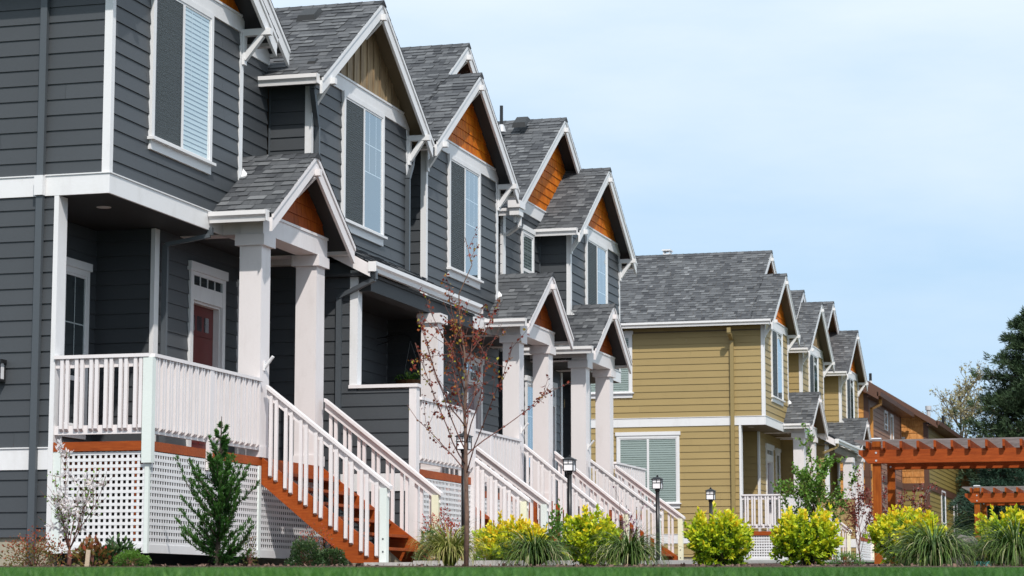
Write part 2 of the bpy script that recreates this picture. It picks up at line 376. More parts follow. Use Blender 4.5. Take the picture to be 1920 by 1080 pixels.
def tabs(mb, P0, U, S, lu, ls, raised=.008):
    """shingle courses on a slope: origin P0 at the eave, U along the eave, S up the slope (unit vectors)"""
    P0, U, S = Vector(P0), Vector(U), Vector(S); Nn = U.cross(S)
    if Nn.z < 0: Nn = -Nn
    ex = .142; r = 0; v = -.012
    while v < ls-.005:
        v1 = min(ls, v+ex); u = -random.uniform(0, .3)
        while u < lu:
            w = random.choice((.09, .11, .14, .17, .20, .25)); u1 = min(lu, u+w); ua = max(0, u)
            if u1-ua > .01:
                up = random.random() < .5
                h = raised+(.011 if up else 0)
                t = min(1, max(0, random.gauss(.62 if up else .45, .15)))
                b0 = P0+U*ua+S*v; b1 = P0+U*(u1-.004)+S*v; c1 = P0+U*(u1-.004)+S*(v1+.02); c0 = P0+U*ua+S*(v1+.02)
                mb.q(b0+Nn*h, b1+Nn*h, c1+Nn*.003, c0+Nn*.003, t=t)
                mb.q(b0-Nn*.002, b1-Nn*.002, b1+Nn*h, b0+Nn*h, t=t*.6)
            u += w
        v += ex; r += 1

def gable(root, xf, xb, yc, hl, hr, zr, style, cols, left=True, right=True, lxb=None, barge_l=(0, 1), barge_r=(0, 1), gut_l=None, gut_r=None, brackets='plr', wallx=None, shingle_r=True, rxb=None, bw=.20, br_len=None):
    """gable roof with its ridge along X.  hl/hr half widths to the two eaves."""
    pt = .667; cs = 1/math.hypot(1, pt); sn = pt*cs
    soff, white = cols['soffit'], 'white_trim' if style == 'main' else 'porch_white'
    sh = MB(); sf = MB()
    for sg, hw, on, xbk in ((-1, hl, left, lxb), (1, hr, right, rxb)):
        if not on: continue
        xk = xb if xbk is None else xbk
        ye, ze = yc+sg*hw, zr-hw*pt
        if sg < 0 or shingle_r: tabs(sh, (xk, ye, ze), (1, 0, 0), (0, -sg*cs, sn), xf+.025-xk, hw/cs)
        else: sh.q((xk, ye, ze), (xf+.025, ye, ze), (xf+.025, yc, zr), (xk, yc, zr), t=.4)
        sf.px([(ye, ze-.004), (yc, zr-.004), (yc, zr-.06), (ye, ze-.06)], xk, xf-.012)
    x = xb
    while x < xf+.02:            # ridge caps
        x1 = min(xf+.03, x+.2); t = random.gauss(.5, .15)
        for sg in (-1, 1):
            sh.q((x, yc+sg*.13, zr-.13*pt+.012), (x1, yc+sg*.13, zr-.13*pt+.022), (x1, yc, zr+.024), (x, yc, zr+.014), t=t)
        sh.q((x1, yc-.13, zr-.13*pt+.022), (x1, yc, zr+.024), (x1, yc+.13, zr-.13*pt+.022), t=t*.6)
        x = x1
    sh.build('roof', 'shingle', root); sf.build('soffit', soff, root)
    for sg, hw, rng in ((-1, hl, barge_l), (1, hr, barge_r)):
        if rng is None: continue
        a, b = rng             # 0 = eave end, 1 = ridge
        ya, yb = yc+sg*hw*(1-a), yc+sg*hw*(1-b); za, zb = zr-hw*(1-a)*pt-.012, zr-hw*(1-b)*pt-.012
        m = MB(); v = bw/cs
        m.px([(ya, za), (yb, zb), (yb, zb-v), (ya, za-v)], xf-.04, xf)
        m.px([(ya, za+.004), (yb, zb+.004), (yb, zb-.055), (ya, za-.055)], xf+.0005, xf+.018)
        m.build('barge_board', white, root)
    wx = xf-.33 if wallx is None else wallx
    bl = xf+.07 if br_len is None else br_len
    if 'p' in brackets:
        m = MB(); zb = zr-.30
        m.box(wx, bl, yc-.045, yc+.045, zb, zb+.09); m.bar((bl-.09, yc, zb), (wx+.01, yc, zb-.26), .06, .06)
        m.build('bracket', white, root)
    for k, sg, hw in (('l', -1, hl), ('r', 1, hr)):
        if k in brackets:
            y = yc+sg*(hw-.37); zb = zr-(hw-.37)*pt-.20
            m = MB(); m.box(wx+.002, bl, y-.045, y+.045, zb-.09, zb); m.bar((bl-.13, y, zb-.085), (wx+.015, y, zb-.40), .075, .075)
            m.box(wx, wx+.03, y-.05, y+.05, zb-.48, zb-.092); m.build('bracket', white, root)
    for sg, hw, g in ((-1, hl, gut_l), (1, hr, gut_r)):
        if g is None: continue
        ye, ze = yc+sg*hw, zr-hw*pt
        gutter_x(root, g[0], g[1], ye, ze+.025, sg)
def gutter_x(root, x0, x1, y, zt, sg):
    m = MB(); y0 = y-sg*.004
    p = [(y0, zt), (y0, zt-.13), (y0+sg*.075, zt-.14), (y0+sg*.085, zt-.085), (y0+sg*.12, zt-.055), (y0+sg*.12, zt), (y0+sg*.105, zt), (y0+sg*.105, zt-.045), (y0+sg*.015, zt-.045), (y0+sg*.015, zt)]
    m.px(p, x0, x1); m.box(x1-.003, x1+.004, y0, y0+sg*.12, zt-.14, zt); m.build('gutter', 'gutter_white', root)
def gutter_y(root, x, y0, y1, zt):
    m = MB(); x0 = x
    p = [(x0, zt), (x0, zt-.13), (x0+.075, zt-.14), (x0+.085, zt-.085), (x0+.12, zt-.055), (x0+.12, zt), (x0+.105, zt), (x0+.105, zt-.045), (x0+.015, zt-.045), (x0+.015, zt)]
    m.py(p, y0, y1); m.box(x0, x0+.12, y0-.004, y0+.003, zt-.14, zt); m.box(x0, x0+.12, y1-.003, y1+.004, zt-.14, zt); m.build('gutter', 'gutter_white', root)
def downspout(root, pts, m, w=.078):
    b = MB()
    for p, q in zip(pts, pts[1:]):
        b.bar(p, q, w, w*.75, up=(0, 1, 0) if abs(Vector(q).z-Vector(p).z) > .5*(Vector(q)-Vector(p)).length else (0, 0, 1))
    b.build('downspout', m, root)

def window(root, axis, plane, a0, a1, z0, z1, sg=1, kind='slider', white='white_trim', left='screen', blind='blind_white', sill=True, head=False, grid=True):
    f = (lambda u0, u1, o0, o1, za, zb: (plane+sg*o0, plane+sg*o1, u0, u1, za, zb)) if axis == 'x' else (lambda u0, u1, o0, o1, za, zb: (u0, u1, plane+sg*o0, plane+sg*o1, za, zb))
    cw = .075; m = MB()
    zt = z1+.01 if not head else z1
    m.box(*f(a0, a0+cw, .002, .055, z0, z1)); m.box(*f(a1-cw, a1, .002, .055, z0, z1)); m.box(*f(a0+cw, a1-cw, .002, .055, z1-cw, z1))
    if head: m.box(*f(a0-.03, a1+.03, .002, .075, z1, z1+.10))
    b0, b1, y0, y1 = a0+cw, a1-cw, z0+.0, z1-cw
    m.box(*f(b0, b1, .002, .05, z0, z0+.03))
    for (p, q, r, s) in ((b0, b0+.03, z0+.03, y1), (b1-.03, b1, z0+.03, y1), (b0+.03, b1-.03, y1-.03, y1)): m.box(*f(p, q, .002, .045, r, s))
    mid = (b0+b1)/2
    if kind == 'slider': m.box(*f(mid-.03, mid+.03, .002, .048, z0+.03, y1-.03))
    if kind == 'hung': zm = z0+.30*(z1-z0); m.box(*f(b0+.03, b1-.03, .002, .048, zm-.03, zm+.03))
    fr = m.build('window', white, root)
    if sill:
        m = MB(); m.box(*f(a0-.04, a1+.04, .002, .10, z0-.035, z0)); m.box(*f(a0, a1, .002, .045, z0-.15, z0-.0355)); m.build('sill', white, fr)
    b0 += .03; b1 -= .03; y0 = z0+.03; y1 -= .03
    m = MB(); m.box(*f(b0, b1, .0225, .0235, y0, y1)); m.build('window_back', 'interior_shade', fr)  # flat dark sheet painted as the unlit room behind the glass
    m = MB(); z = y0+.005
    while z < y1-.01 and blind:
        h = .062; g = (lambda u, o, zz: (plane+sg*o, u, zz)) if axis == 'x' else (lambda u, o, zz: (u, plane+sg*o, zz))
        m.q(g(b0, .0335, z), g(b1, .0335, z), g(b1, .0240, z+h*.82), g(b0, .0240, z+h*.82), t=random.gauss(.7, .1)); z += h
    m.build('blind', blind, fr)
    m = MB(); g = (lambda u, o, zz: (plane+sg*o, u, zz)) if axis == 'x' else (lambda u, o, zz: (u, plane+sg*o, zz)); m.q(g(b0, .036, y0), g(b1, .036, y0), g(b1, .036, y1), g(b0, .036, y1)); m.build('pane', 'glass', fr)
    if grid:
        m = MB(); p0, p1 = (mid+.03, b1) if kind == 'slider' else (b0, b1); H = y1-y0
        zlow = y1-H*.52 if kind == 'slider' else z0+.35*(z1-z0)
        for u in (p0+(p1-p0)*.30, p0+(p1-p0)*.68) if kind == 'slider' else ((p0+p1)/2,): m.box(*f(u-.008, u+.008, .0340, .0348, zlow, y1))
        for zz in ((y1-H*.28, zlow) if kind == 'slider' else (y1-(y1-zlow)*.5,)): m.box(*f(p0, p1, .0340, .0348, zz-.008, zz+.008))
        m.build('muntin', 'white_trim', fr)
    if left == 'screen' and kind == 'slider':
        m = MB(); m.box(*f(b0, mid-.032, .0385, .040, y0, y1)); m.build('insect_screen', 'screen', fr)
        m = MB()
        for (p, q, r, s) in ((b0, b0+.02, y0, y1), (mid-.054, mid-.034, y0, y1)): m.box(*f(p, q, .0402, .044, r, s))
        m.build('screen_frame', 'metal_grey', fr)
    return fr

def level_rail(root, axis, plane, a0, a1, sg, zt=2.79, zd=1.785, mat_='porch_white'):
    f = (lambda u0, u1, o0, o1, za, zb: (plane+sg*o0, plane+sg*o1, u0, u1, za, zb)) if axis == 'x' else (lambda u0, u1, o0, o1, za, zb: (u0, u1, plane+sg*o0, plane+sg*o1, za, zb))
    m = MB(); a0, a1 = min(a0, a1), max(a0, a1)
    m.box(*f(a0, a1, -.075, .055, zt-.04, zt)); m.box(*f(a0, a1, -.04, -.002, zt-.145, zt-.041)); m.box(*f(a0, a1, -.04, -.002, zd+.085, zd+.19))
    a = a0+.075; k = 0
    while a < a1-.06:
        lo = zd+.115
        pts = [f(a, a, -.001, -.001, lo, lo)]
        u0, u1 = a, a+.042
        g = (lambda u, o, z: (plane+sg*o, u, z)) if axis == 'x' else (lambda u, o, z: (u, plane+sg*o, z))
        m.prism([g(u0, -.001, lo), g(u0, .040, lo+.035), g(u0, .040, zt-.041), g(u0, -.001, zt-.041)], Vector(g(u1, 0, 0))-Vector(g(u0, 0, 0)))
        a += .068 if k % 2 == 0 else .118; k += 1
    return m.build('railing', mat_, root)
def lattice(root, axis, plane, a0, a1, z0, z1, sg, name='lattice_panel'):
    f = (lambda u0, u1, o0, o1, za, zb: (plane+sg*o0, plane+sg*o1, u0, u1, za, zb)) if axis == 'x' else (lambda u0, u1, o0, o1, za, zb: (u0, u1, plane+sg*o0, plane+sg*o1, za, zb))
    m = MB(); a0, a1 = min(a0, a1), max(a0, a1); a = a0
    while a < a1-.01: m.box(*f(a, min(a1, a+.033), -.006, -.0032, z0, z1)); a += .0685
    z = z0
    while z < z1-.01: m.box(*f(a0, a1, -.003, -.0005, z, min(z1, z+.036))); z += .0735
    m.box(*f(a0, a1, -.03, .012, z0-.095, z0-.001))
    return m.build(name, 'white_trim', root)

def stairs(root, ya, yb, xt, zg, zt=1.785, xrail=None, prim=('green_primer', 'yellow_primer')):
    """flight descending towards +X between ya and yb"""
    n = max(3, round((zt-zg)/.19)); rise = (zt-zg)/n; run = .247; sl = rise/run
    xe = xt+run*(n-1)+.20
    st = bpy.data.objects.new('stairs', None); COL.objects.link(st); st.parent = root; st.empty_display_size = .1
    for y in (ya, yb):
        y0, y1 = (y, y+.04) if y == ya else (y-.04, y)
        m = MB(); m.py([(xt, zt), (xt, zt-.34), (xe-.34/sl*1.0, zg-.02), (xe+.02, zg-.02), (xe+.02, zg+.08)], y0, y1); m.build('stringer', 'cedar_stain', st)
    for k in range(1, n):
        z = zt-rise*k; x = xt+run*(k-1)+.02
        m = MB(); m.box(x, x+.135, ya+.043, yb-.043, z-.038, z, .9); m.box(x+.143, x+.278, ya+.043, yb-.043, z-.038, z, .7); m.build('tread', 'cedar_stain', st)
    m = MB(); m.box(xt+.002, xt+.032, ya+.043, yb-.043, zt-.24, zt-.04); m.build('riser', 'cedar_stain', st)
    zr0, zr1 = zt+.93, zg+.93+.09
    xr0, xr1 = (xt+.06 if xrail is None else xrail), xe-.02
    for i, (y, sg) in enumerate(((ya, -1), (yb, 1))):
        yc_ = y+sg*(-.02); m = MB()
        s = (zr1-zr0)/(xr1-xr0)
        def zl(x): return zr0+s*(x-xr0)
        m.py([(xr0, zl(xr0)), (xr0, zl(xr0)-.045), (xr1+.09, zl(xr1+.09)-.045), (xr1+.09, zl(xr1+.09))], yc_-.065, yc_+.065)
        m.py([(xr0, zl(xr0)-.046), (xr0, zl(xr0)-.16), (xr1+.07, zl(xr1+.07)-.16), (xr1+.07, zl(xr1+.07)-.046)], yc_-.019, yc_+.019)
        x = xr0+.05; k = 0; out = -1       # the balusters hang on the near face of both rails
        while x < xr1-.06:
            yo0, yo1 = (yc_-.0605, yc_-.0195) if sg < 0 else (yc_+.0195, yc_+.0605)
            top = zl(x+.04)-.075; lo = zl(x+.04)-1.12
            lo = max(lo, zg+.05)
            m.prism([(x, yo0, lo+.02), (x, yo1, lo), (x, yo1, top), (x, yo0, top)], (.042, 0, 0)); x += .074 if k % 2 == 0 else .133; k += 1
        m.build('handrail', 'porch_white', st)
        m = MB(); m.box(xr1-.045, xr1+.05, yc_-.055, yc_+.04, zg-.08, zl(xr1)-.10); m.build('newel_post', prim[i], st)
        for zb in (.12, .28): m = MB(); m.box(xr1-.005, xr1+.015, yc_-.060, yc_-.0555, zg+zb-.01, zg+zb+.01); m.build('bolt', 'metal_grey', st)
    return xe

def column(root, xf, y0, zc=4.68, zd=1.785, flag=False, wx=.305, wy=.315):
    m = MB(); m.box(xf-wx, xf, y0, y0+wy, zd, zc-.145); 
    c = m.build('porch_column', 'porch_white', root)
    m = MB(); m.box(xf-wx-.05, xf+.05, y0-.05, y0+wy+.05, zc-.145, zc); m.build('capital', 'porch_white', c)
    m = MB(); m.box(xf-wx-.02, xf+.022, y0-.022, y0+wy+.02, zd, zd+.14); m.build('plinth', 'porch_white', c)
    if flag:
        m = MB(); y = y0+wy*.45; z = 2.97
        m.box(xf+.001, xf+.018, y-.03, y+.03, z-.06, z+.06); m.tube([(xf+.01, y, z-.02), (xf+.13, y-.02, z+.12)], .021, 8); m.build('flag_bracket', 'white_trim', c)
def door(root, X, y0, y1, zd=1.785, zh=3.92, ztop=4.42, leaf='door_red', number=None):
    """door in a deep white casing on an X wall, transom light above"""
    cw = .10; m = MB()
    m.box(X+.002, X+.045, y0, y0+cw, zd, ztop-.12); m.box(X+.002, X+.045, y1-cw, y1, zd, ztop-.12)
    m.box(X+.002, X+.065, y0-.04, y1+.04, ztop-.12, ztop)
    m.box(X+.002, X+.040, y0+cw, y1-cw, zh, zh+.20); m.box(X+.002, X+.04, y0+cw, y1-cw, ztop-.17, ztop-.1205)
    m.box(X-.16, X+.0015, y1-cw-.02, y1-cw+.005, zd, zh); m.box(X-.16, X+.0015, y0+cw-.005, y0+cw+.02, zd, zh); m.box(X-.16, X+.0015, y0+cw+.021, y1-cw-.021, zh-.03, zh)
    cs_ = m.build('door_casing', 'white_trim', root)
    m = MB(); m.q((X+.024, y0+cw, zh+.20), (X+.024, y1-cw, zh+.20), (X+.024, y1-cw, ztop-.17), (X+.024, y0+cw, ztop-.17)); m.build('transom_pane', 'glass', cs_)
    m = MB(); m.box(X+.0225, X+.0232, y0+cw, y1-cw, zh+.20, ztop-.17); m.build('transom_back', 'interior_shade', cs_)  # dark sheet stands in for the shaded hall behind the transom
    for k in (1, 2, 3): m = MB(); u = y0+cw+(y1-y0-2*cw)*k/4; m.box(X+.0245, X+.032, u-.008, u+.008, zh+.20, ztop-.17); m.build('muntin', 'white_trim', cs_)
    m = MB(); a, b = y0+cw+.021, y1-cw-.021; m.box(X-.12, X-.085, a, b, zd+.02, zh-.031)
    for (p, q, r, s) in ((.12, .46, .25, .95), (.54, .88, .25, .95)):
        m.box(X-.0845, X-.078, a+(b-a)*p, a+(b-a)*q, zd+r, zd+s)
    lf = m.build('door', leaf, root)
    m = MB()
    for k in range(3): u = a+(b-a)*(.16+.25*k); m.box(X-.0845, X-.080, u, u+(b-a)*.17, zh-.37, zh-.17)
    m.build('door_light', 'glass', lf)
    m = MB(); m.box(X-.083, X-.075, a+(b-a)*.08, a+(b-a)*.92, zh-.44, zh-.40); m.build('door_shelf', leaf, lf)
    m = MB(); m.tube([(X-.08, b-.07, zd+.95), (X-.02, b-.07, zd+.95)], .028, 8); m.build('handle', 'metal_grey', lf)
    if number:
        cu = bpy.data.curves.new('house_number', 'FONT'); cu.body = number; cu.size = .20; cu.extrude = .004; cu.align_x = 'CENTER'; cu.align_y = 'CENTER'
        o = bpy.data.objects.new('house_number_text', cu); COL.objects.link(o)
        dg = bpy.context.evaluated_depsgraph_get(); me = bpy.data.meshes.new_from_object(o.evaluated_get(dg)); bpy.data.objects.remove(o)
        o = bpy.data.objects.new('house_number', me); COL.objects.link(o); me.materials.append(MATS['black_plastic'])
        o.parent = cs_; p = Vector((X+.047, (y0+y1)/2, zh+.10))-cs_.parent.location; o.location = p; o.rotation_euler = (math.pi/2, 0, math.pi/2)

def eave_wall_top(yc, hw, zr): return zr-hw*.667

def house(name, label, yb, s, bay_w, main_w, pcv, dx, pal, XB, zg, zlat, gable_kind='cedar', end_side=False, door_leaf='door_red', number=None, zf=.69, window_style='screen', side_windows=False, bay_wall_shift=0.0, main_hr=None, vents=False, deck_rail_side=False, blind='blind_white'):
    """corner or end house: bay with its own gable at v=0..bay_w, main gable over v=0..main_w, gabled porch centred on v=pcv.
    Y = yb + s*v (s=+1 or -1)."""
    Yv = lambda v: yb+s*v
    sid, sof, dmet = pal['siding'], pal['soffit'], pal['metal']
    cols = dict(soffit=sof)
    X1, X0, XL, XR = -12.0+dx-bay_wall_shift, -12.64+dx, -12.66+dx, -13.45+dx
    root = empty(name, (X1, Yv(bay_w/2), zg), label, 'house', pal['group'])
    zr = 9.10; zm = 9.97
    # ---- upper walls
    m = MB()
    laps(m, 'y', Yv(0), XB, X1-.01, 4.90, 7.55, -s)                # the end wall
    laps(m, 'x', X1, Yv(0), Yv(bay_w), 4.90, 7.56, 1)
    laps(m, 'y', Yv(bay_w), X0, X1-.01, 4.70, 7.55, s)
    laps(m, 'x', X0, Yv(bay_w), Yv(main_w), 4.70, 7.70, 1)
    laps(m, 'y', Yv(main_w), XB, X0, 1.2, 7.55, s)
    m.build('upper_wall', sid, root)
    # ---- lower walls
    m = MB()
    laps(m, 'y', Yv(0), XB, XL-.055, zf, 4.70, -s)
    laps(m, 'x', XR, Yv(.2), Yv(2.62), 1.70, 4.69, 1)
    laps(m, 'y', Yv(2.62), XR, X0, 1.70, 4.69, -s)
    laps(m, 'x', X0, Yv(2.62), Yv(pcv-.73), 1.2, 4.70, 1); laps(m, 'x', X0, Yv(pcv+.27), Yv(main_w), 1.2, 4.70, 1); laps(m, 'x', X0, Yv(pcv-.73), Yv(pcv+.27), 3.95, 4.70, 1)
    m.build('lower_wall', sid, root)
    if end_side:
        m = MB(); m.box(XB, XL-.05, Yv(0)+s*.02, Yv(0)+s*.25, zg-.6, zf); m.build('foundation', 'foundation', root)
    ya_, yb_ = sorted((Yv(.30), Yv(main_w-.02))); m = MB(); m.box(XB, X0-.03, ya_, yb_, zg-.7, 1.69); m.build('crawl_space_wall', 'interior_shade', root)  # foundation wall coloured near-black, so shade behind the lattice is painted in
    # ---- corner boards
    def cb(x0, x1, y0, y1, z0, z1, w='white_trim'): b = MB(); b.box(x0, x1, y0, y1, z0, z1); b.build('corner_board', w, root)
    o = -s
    cb(X1-.075, X1+.024, Yv(0)+o*.028, Yv(0)-o*.06, 4.935, 7.52)
    cb(X1-.06, X1+.026, Yv(bay_w)-o*.028, Yv(bay_w)+o*.085, 4.935, 7.52)
    cb(XL-.055, XL+.004, Yv(0)+o*.028, Yv(0)-o*.20, zlat+.02, 4.689)
    cb(X0-.03, X0+.028, Yv(2.62)+o*.028, Yv(2.62)-o*.11, 1.80, 4.689)
    if s < 0: cb(X0-.03, X0+.028, Yv(main_w)-o*.02, Yv(main_w)+o*.16, 4.70, 7.64)
    cb(X0+.005, X0+.035, Yv(bay_w)-o*.018, Yv(bay_w)-o*.05, 4.9, 7.5, dmet)
    # ---- belly band, water table
    m = MB(); m.box(XB, X1-.0005, Yv(0)+o*.03, Yv(0)-o*.0, 4.69, 4.925); m.box(X1, X1+.03, Yv(0)+o*.03, Yv(bay_w)-o*.0, 4.69, 4.925)
    m.box(XB, X1-.001, Yv(0)+o*.045, Yv(0)+o*.003, 4.9255, 4.940); m.box(X1, X1+.045, Yv(0)+o*.045, Yv(bay_w)-o*.0, 4.9255, 4.940)
    m.build('belly_band', 'white_trim', root)
    if end_side:
        m = MB(); m.box(XB, XL-.056, Yv(0)+o*.03, Yv(0), 1.47, 1.715); m.box(XB, XL-.056, Yv(0)+o*.045, Yv(0)+o*.003, 1.7155, 1.73); m.build('water_table', 'white_trim', root)
    # ---- porch ceiling under the bay and before the front door
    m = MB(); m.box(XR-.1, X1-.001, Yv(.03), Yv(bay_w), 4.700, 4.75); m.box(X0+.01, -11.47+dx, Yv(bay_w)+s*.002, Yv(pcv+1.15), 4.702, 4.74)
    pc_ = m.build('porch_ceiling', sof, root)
    m = MB(); c = Vector((-12.55+dx, Yv(.95), 4.694)); ring = [c+Vector((.09*math.cos(a), .09*math.sin(a), 0)) for a in np.linspace(0, 2*math.pi, 20)[:-1]]; m.prism(ring, (0, 0, .005)); m.build('ceiling_light', 'porch_white', pc_)
    # ---- windows, door
    wy0, wy1 = sorted((Yv(bay_w/2-.93), Yv(bay_w/2+.93)))
    window(root, 'x', X1, wy0, wy1, 5.56, 7.53, 1, left=window_style, blind=blind)
    w0, w1 = sorted((Yv(1.60), Yv(2.35))); window(root, 'x', XR, w0, w1, 2.13, 4.12, 1, kind='hung', head=True, blind=None)
    d0, d1 = sorted((Yv(pcv-.82), Yv(pcv+.36))); door(root, X0, d0, d1, leaf=door_leaf, number=number)
    if main_w-pcv > 1.6: w0, w1 = sorted((Yv(pcv+.85), Yv(pcv+1.5))); window(root, 'x', X0, w0, w1, 2.3, 4.28, 1, kind='hung', head=True, blind=None)
    if pal.get('small_window'):
        a = pal['small_window']; w0, w1 = sorted((Yv(a), Yv(a+.88))); window(root, 'x', X0, w0, w1, 6.15, 7.28, 1, kind='hung', head=True, blind='blind_grey', sill=False)
    # ---- gables and roofs
    bc, mc_hw = Yv(bay_w/2), None
    hb = bay_w/2+.38; ze = zr-hb*.667
    eave0 = Yv(0)-s*.38
    hm = (zm-ze)/.667; mcen = eave0+s*hm
    far = Yv(main_w)+s*(.02 if main_hr is None else main_hr)
    hfar = abs(far-mcen)
    xfb = -11.68+dx; xfm = X0+.33
    lo, hi = (True, True)
    if s > 0:      # left slopes are one plane
        gable(root, xfb, X0, bc, hb, hb, zr, 'main', cols, lxb=xfm-.03, gut_l=(XB, xfb-.045), gut_r=(X0+.05, xfb-.045), rxb=X0, wallx=X1+.03)
        gable(root, xfm, XB, mcen, hm, hfar, zm, 'main', cols, barge_l=((bc-eave0)/hm, 1), brackets='p', gut_r=(XB, xfm-.045), wallx=X0)
    else:
        gable(root, xfb, X0, bc, hb, hb, zr, 'main', cols, gut_l=(X0+.02, xfb-.045), rxb=xfm-.03, gut_r=(XB, xfb-.045), wallx=X1+.03)
        gable(root, xfm, XB, mcen, hfar, hm, zm, 'main', cols, barge_r=((eave0-bc)/hm, 1), brackets='p', gut_l=(XB, xfm+.10), wallx=X0)
        m = MB(); y = mcen-hfar; m.box(xfm-.10, xfm+.14, y-.20, y+.20, 7.44, 7.58); m.box(xfm-.08, xfm+.11, y-.15, y+.16, 7.30, 7.4395)
        m.build('gutter_head', 'gutter_white', root)
        m = MB(); m.bar((xfm+.05, y+.1, 7.30), (xfm+.05, y+.1, 7.12), .07, .06, up=(0, 1, 0)); m.bar((xfm+.05, y+.1, 7.12), (X0+.06, y+.35, 7.0), .07, .06); m.build('downspout_elbow', 'gutter_white', root)
    for (cx, x, w, hw, zp, zb, zt) in ((bc, X1, bay_w, hb, zr, 7.52, 7.755), (mcen, X0, None, hm, zm, 7.65, 7.92)):
        y0, y1 = (cx-w/2-.02, cx+w/2+.02) if w else sorted((Yv(.0), Yv(main_w)+s*.01))
        frieze(root, x, y0, y1, cx, zb, zt, zp-.075)
        a0, a1 = max(y0, cx-(zp-.07-zt)/.667), min(y1, cx+(zp-.07-zt)/.667)
        panel(root, x, a0, a1, cx, zt, zp-.065, gable_kind)
    # end wall closing under the roof edge
    m = MB(); m.box(XB, X1, Yv(0)+o*.012, Yv(0)+o*.002, 7.30, ze+.24); m.box(XB, X1+.02, Yv(0)+o*.37, Yv(0)+o*.004, ze-.05, ze-.02)
    if s < 0: m.box(X0, X1, Yv(bay_w)-.37, Yv(bay_w)-.004, ze-.05, ze-.02)
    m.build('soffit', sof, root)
    # ---- porch
    yc = Yv(pcv); XP = -11.454+dx; XF = -11.46+dx
    yn, yf = yc-1.17, yc+.855       # near edges of the two columns
    column(root, XF, yn, flag=True); column(root, XF, yf)
    m = MB(); m.box(XF-.28, XF+.03, yn-.03, yf+.33, 4.685, 4.95); m.box(X0+.02, XF-.281, yn+.02, yn+.28, 4.69, 4.90); m.box(X0+.02, XF-.281, yf+.02, yf+.28, 4.69, 4.90); m.box(XF+.0305, XF+.045, yn-.03, yf+.33, 4.93, 4.965)
    m.build('porch_beam', 'porch_white', root)
    pr = -11.16+dx; hp = 1.56; zp = 5.93
    gable(root, pr, X0-.0, yc, hp, hp, zp, 'porch', cols, gut_l=(X1+.04 if s > 0 else X0+.03, pr-.045), gut_r=(X0+.03, pr-.045), brackets='p', wallx=XF, bw=.19, lxb=None)
    panel(root, XF-.02, yc-1.17, yc+1.17, yc, 4.955, zp-.07, 'cedar_shaded')  # porch gable gets the cedar with shade in its colour
    yb_ = Yv(bay_w)+s*.01; zb_ = zp-abs(yb_-yc)*.667+.01
    m = MB(); m.prism([(X1+.03, yb_-.03, zb_-.02), (X1+.10, yb_-.01, zb_), (X1+.09, yb_+.03*s, zb_+.03*s), (X1+.03, yb_+.03*s, zb_+.10)], (.004, 0, .012)); m.build('kickout_flashing', 'white_trim', root)
    # deck, skirt
    far_v = pcv+1.2
    m = MB(); y0, y1 = sorted((Yv(-.02), yc+s*1.2)); m.box(XP-.036, XP, y0, y1, 1.675, 1.783); 
    if end_side: m.box(XL+.006, XP-.037, Yv(0)+o*.02, Yv(0)-o*.018, 1.675, 1.783)
    m.build('deck_fascia', 'cedar_stain', root)
    m = MB(); x = XR
    while x < XP-.05: m.box(x, x+.135, Yv(.03), yc+s*1.2, 1.745, 1.780, random.gauss(.5, .2)); x += .142
    m.box(X0+.1, XP-.04, Yv(.05), yc+s*1.2, 1.60, 1.70, .2)
    m.build('deck', 'deck_wood', root)
    m = MB(); m.box(XP-.20, XP-.16, Yv(.06), Yv(.12), zlat, 1.67); m.box(X0+.05, XP-.08, Yv(.10), Yv(.14), 1.45, 1.62, .6); m.build('deck_joist', 'cedar_stain', root)
    c0, c1 = sorted((Yv(.03), yc+s*1.2)); lattice(root, 'x', XP-.005, c0, c1, zlat+.10, 1.668, 1)
    if end_side: lattice(root, 'y', Yv(0)+s*.005, XL+.10, XP-.05, zlat+.10, 1.668, o)
    sp = [(XP-.045, XP+.006, Yv(0)+o*.01, Yv(0)-o*.045), (XP-.02, XP+.01, yn-.02, yn+.05)] + ([(XL+.005, XL+.095, Yv(0)+o*.012, Yv(0)-o*.02)] if end_side else [])
    for q in sp: m = MB(); m.box(*q, zlat, 1.674); m.build('skirt_post', 'green_primer' if end_side and s > 0 else 'white_trim', root)
    # rails
    r0, r1 = sorted((Yv(.0), yn if s > 0 else yf+.315)); level_rail(root, 'x', XP, r0, r1, 1)
    if end_side: level_rail(root, 'y', Yv(0), XL+.005, XP-.002, o)
    def newel(x0, x1, y0, y1, z0, z1, mt): b = MB(); b.box(x0, x1, y0, y1, z0, z1); b.build('newel_post', mt, root)
    if end_side: newel(XP-.075, XP+.045, Yv(0)+o*.045, Yv(0)-o*.05, 1.53, 2.749, 'green_primer' if s > 0 and dx == 0 else 'porch_white')
    ym = (r0+r1)/2; newel(XP+.001, XP+.048, ym-.047, ym+.047, 1.53, 2.749, 'porch_white')
    stairs(root, yc-1.10, yc+1.08, XP+.005, zg)
    return root

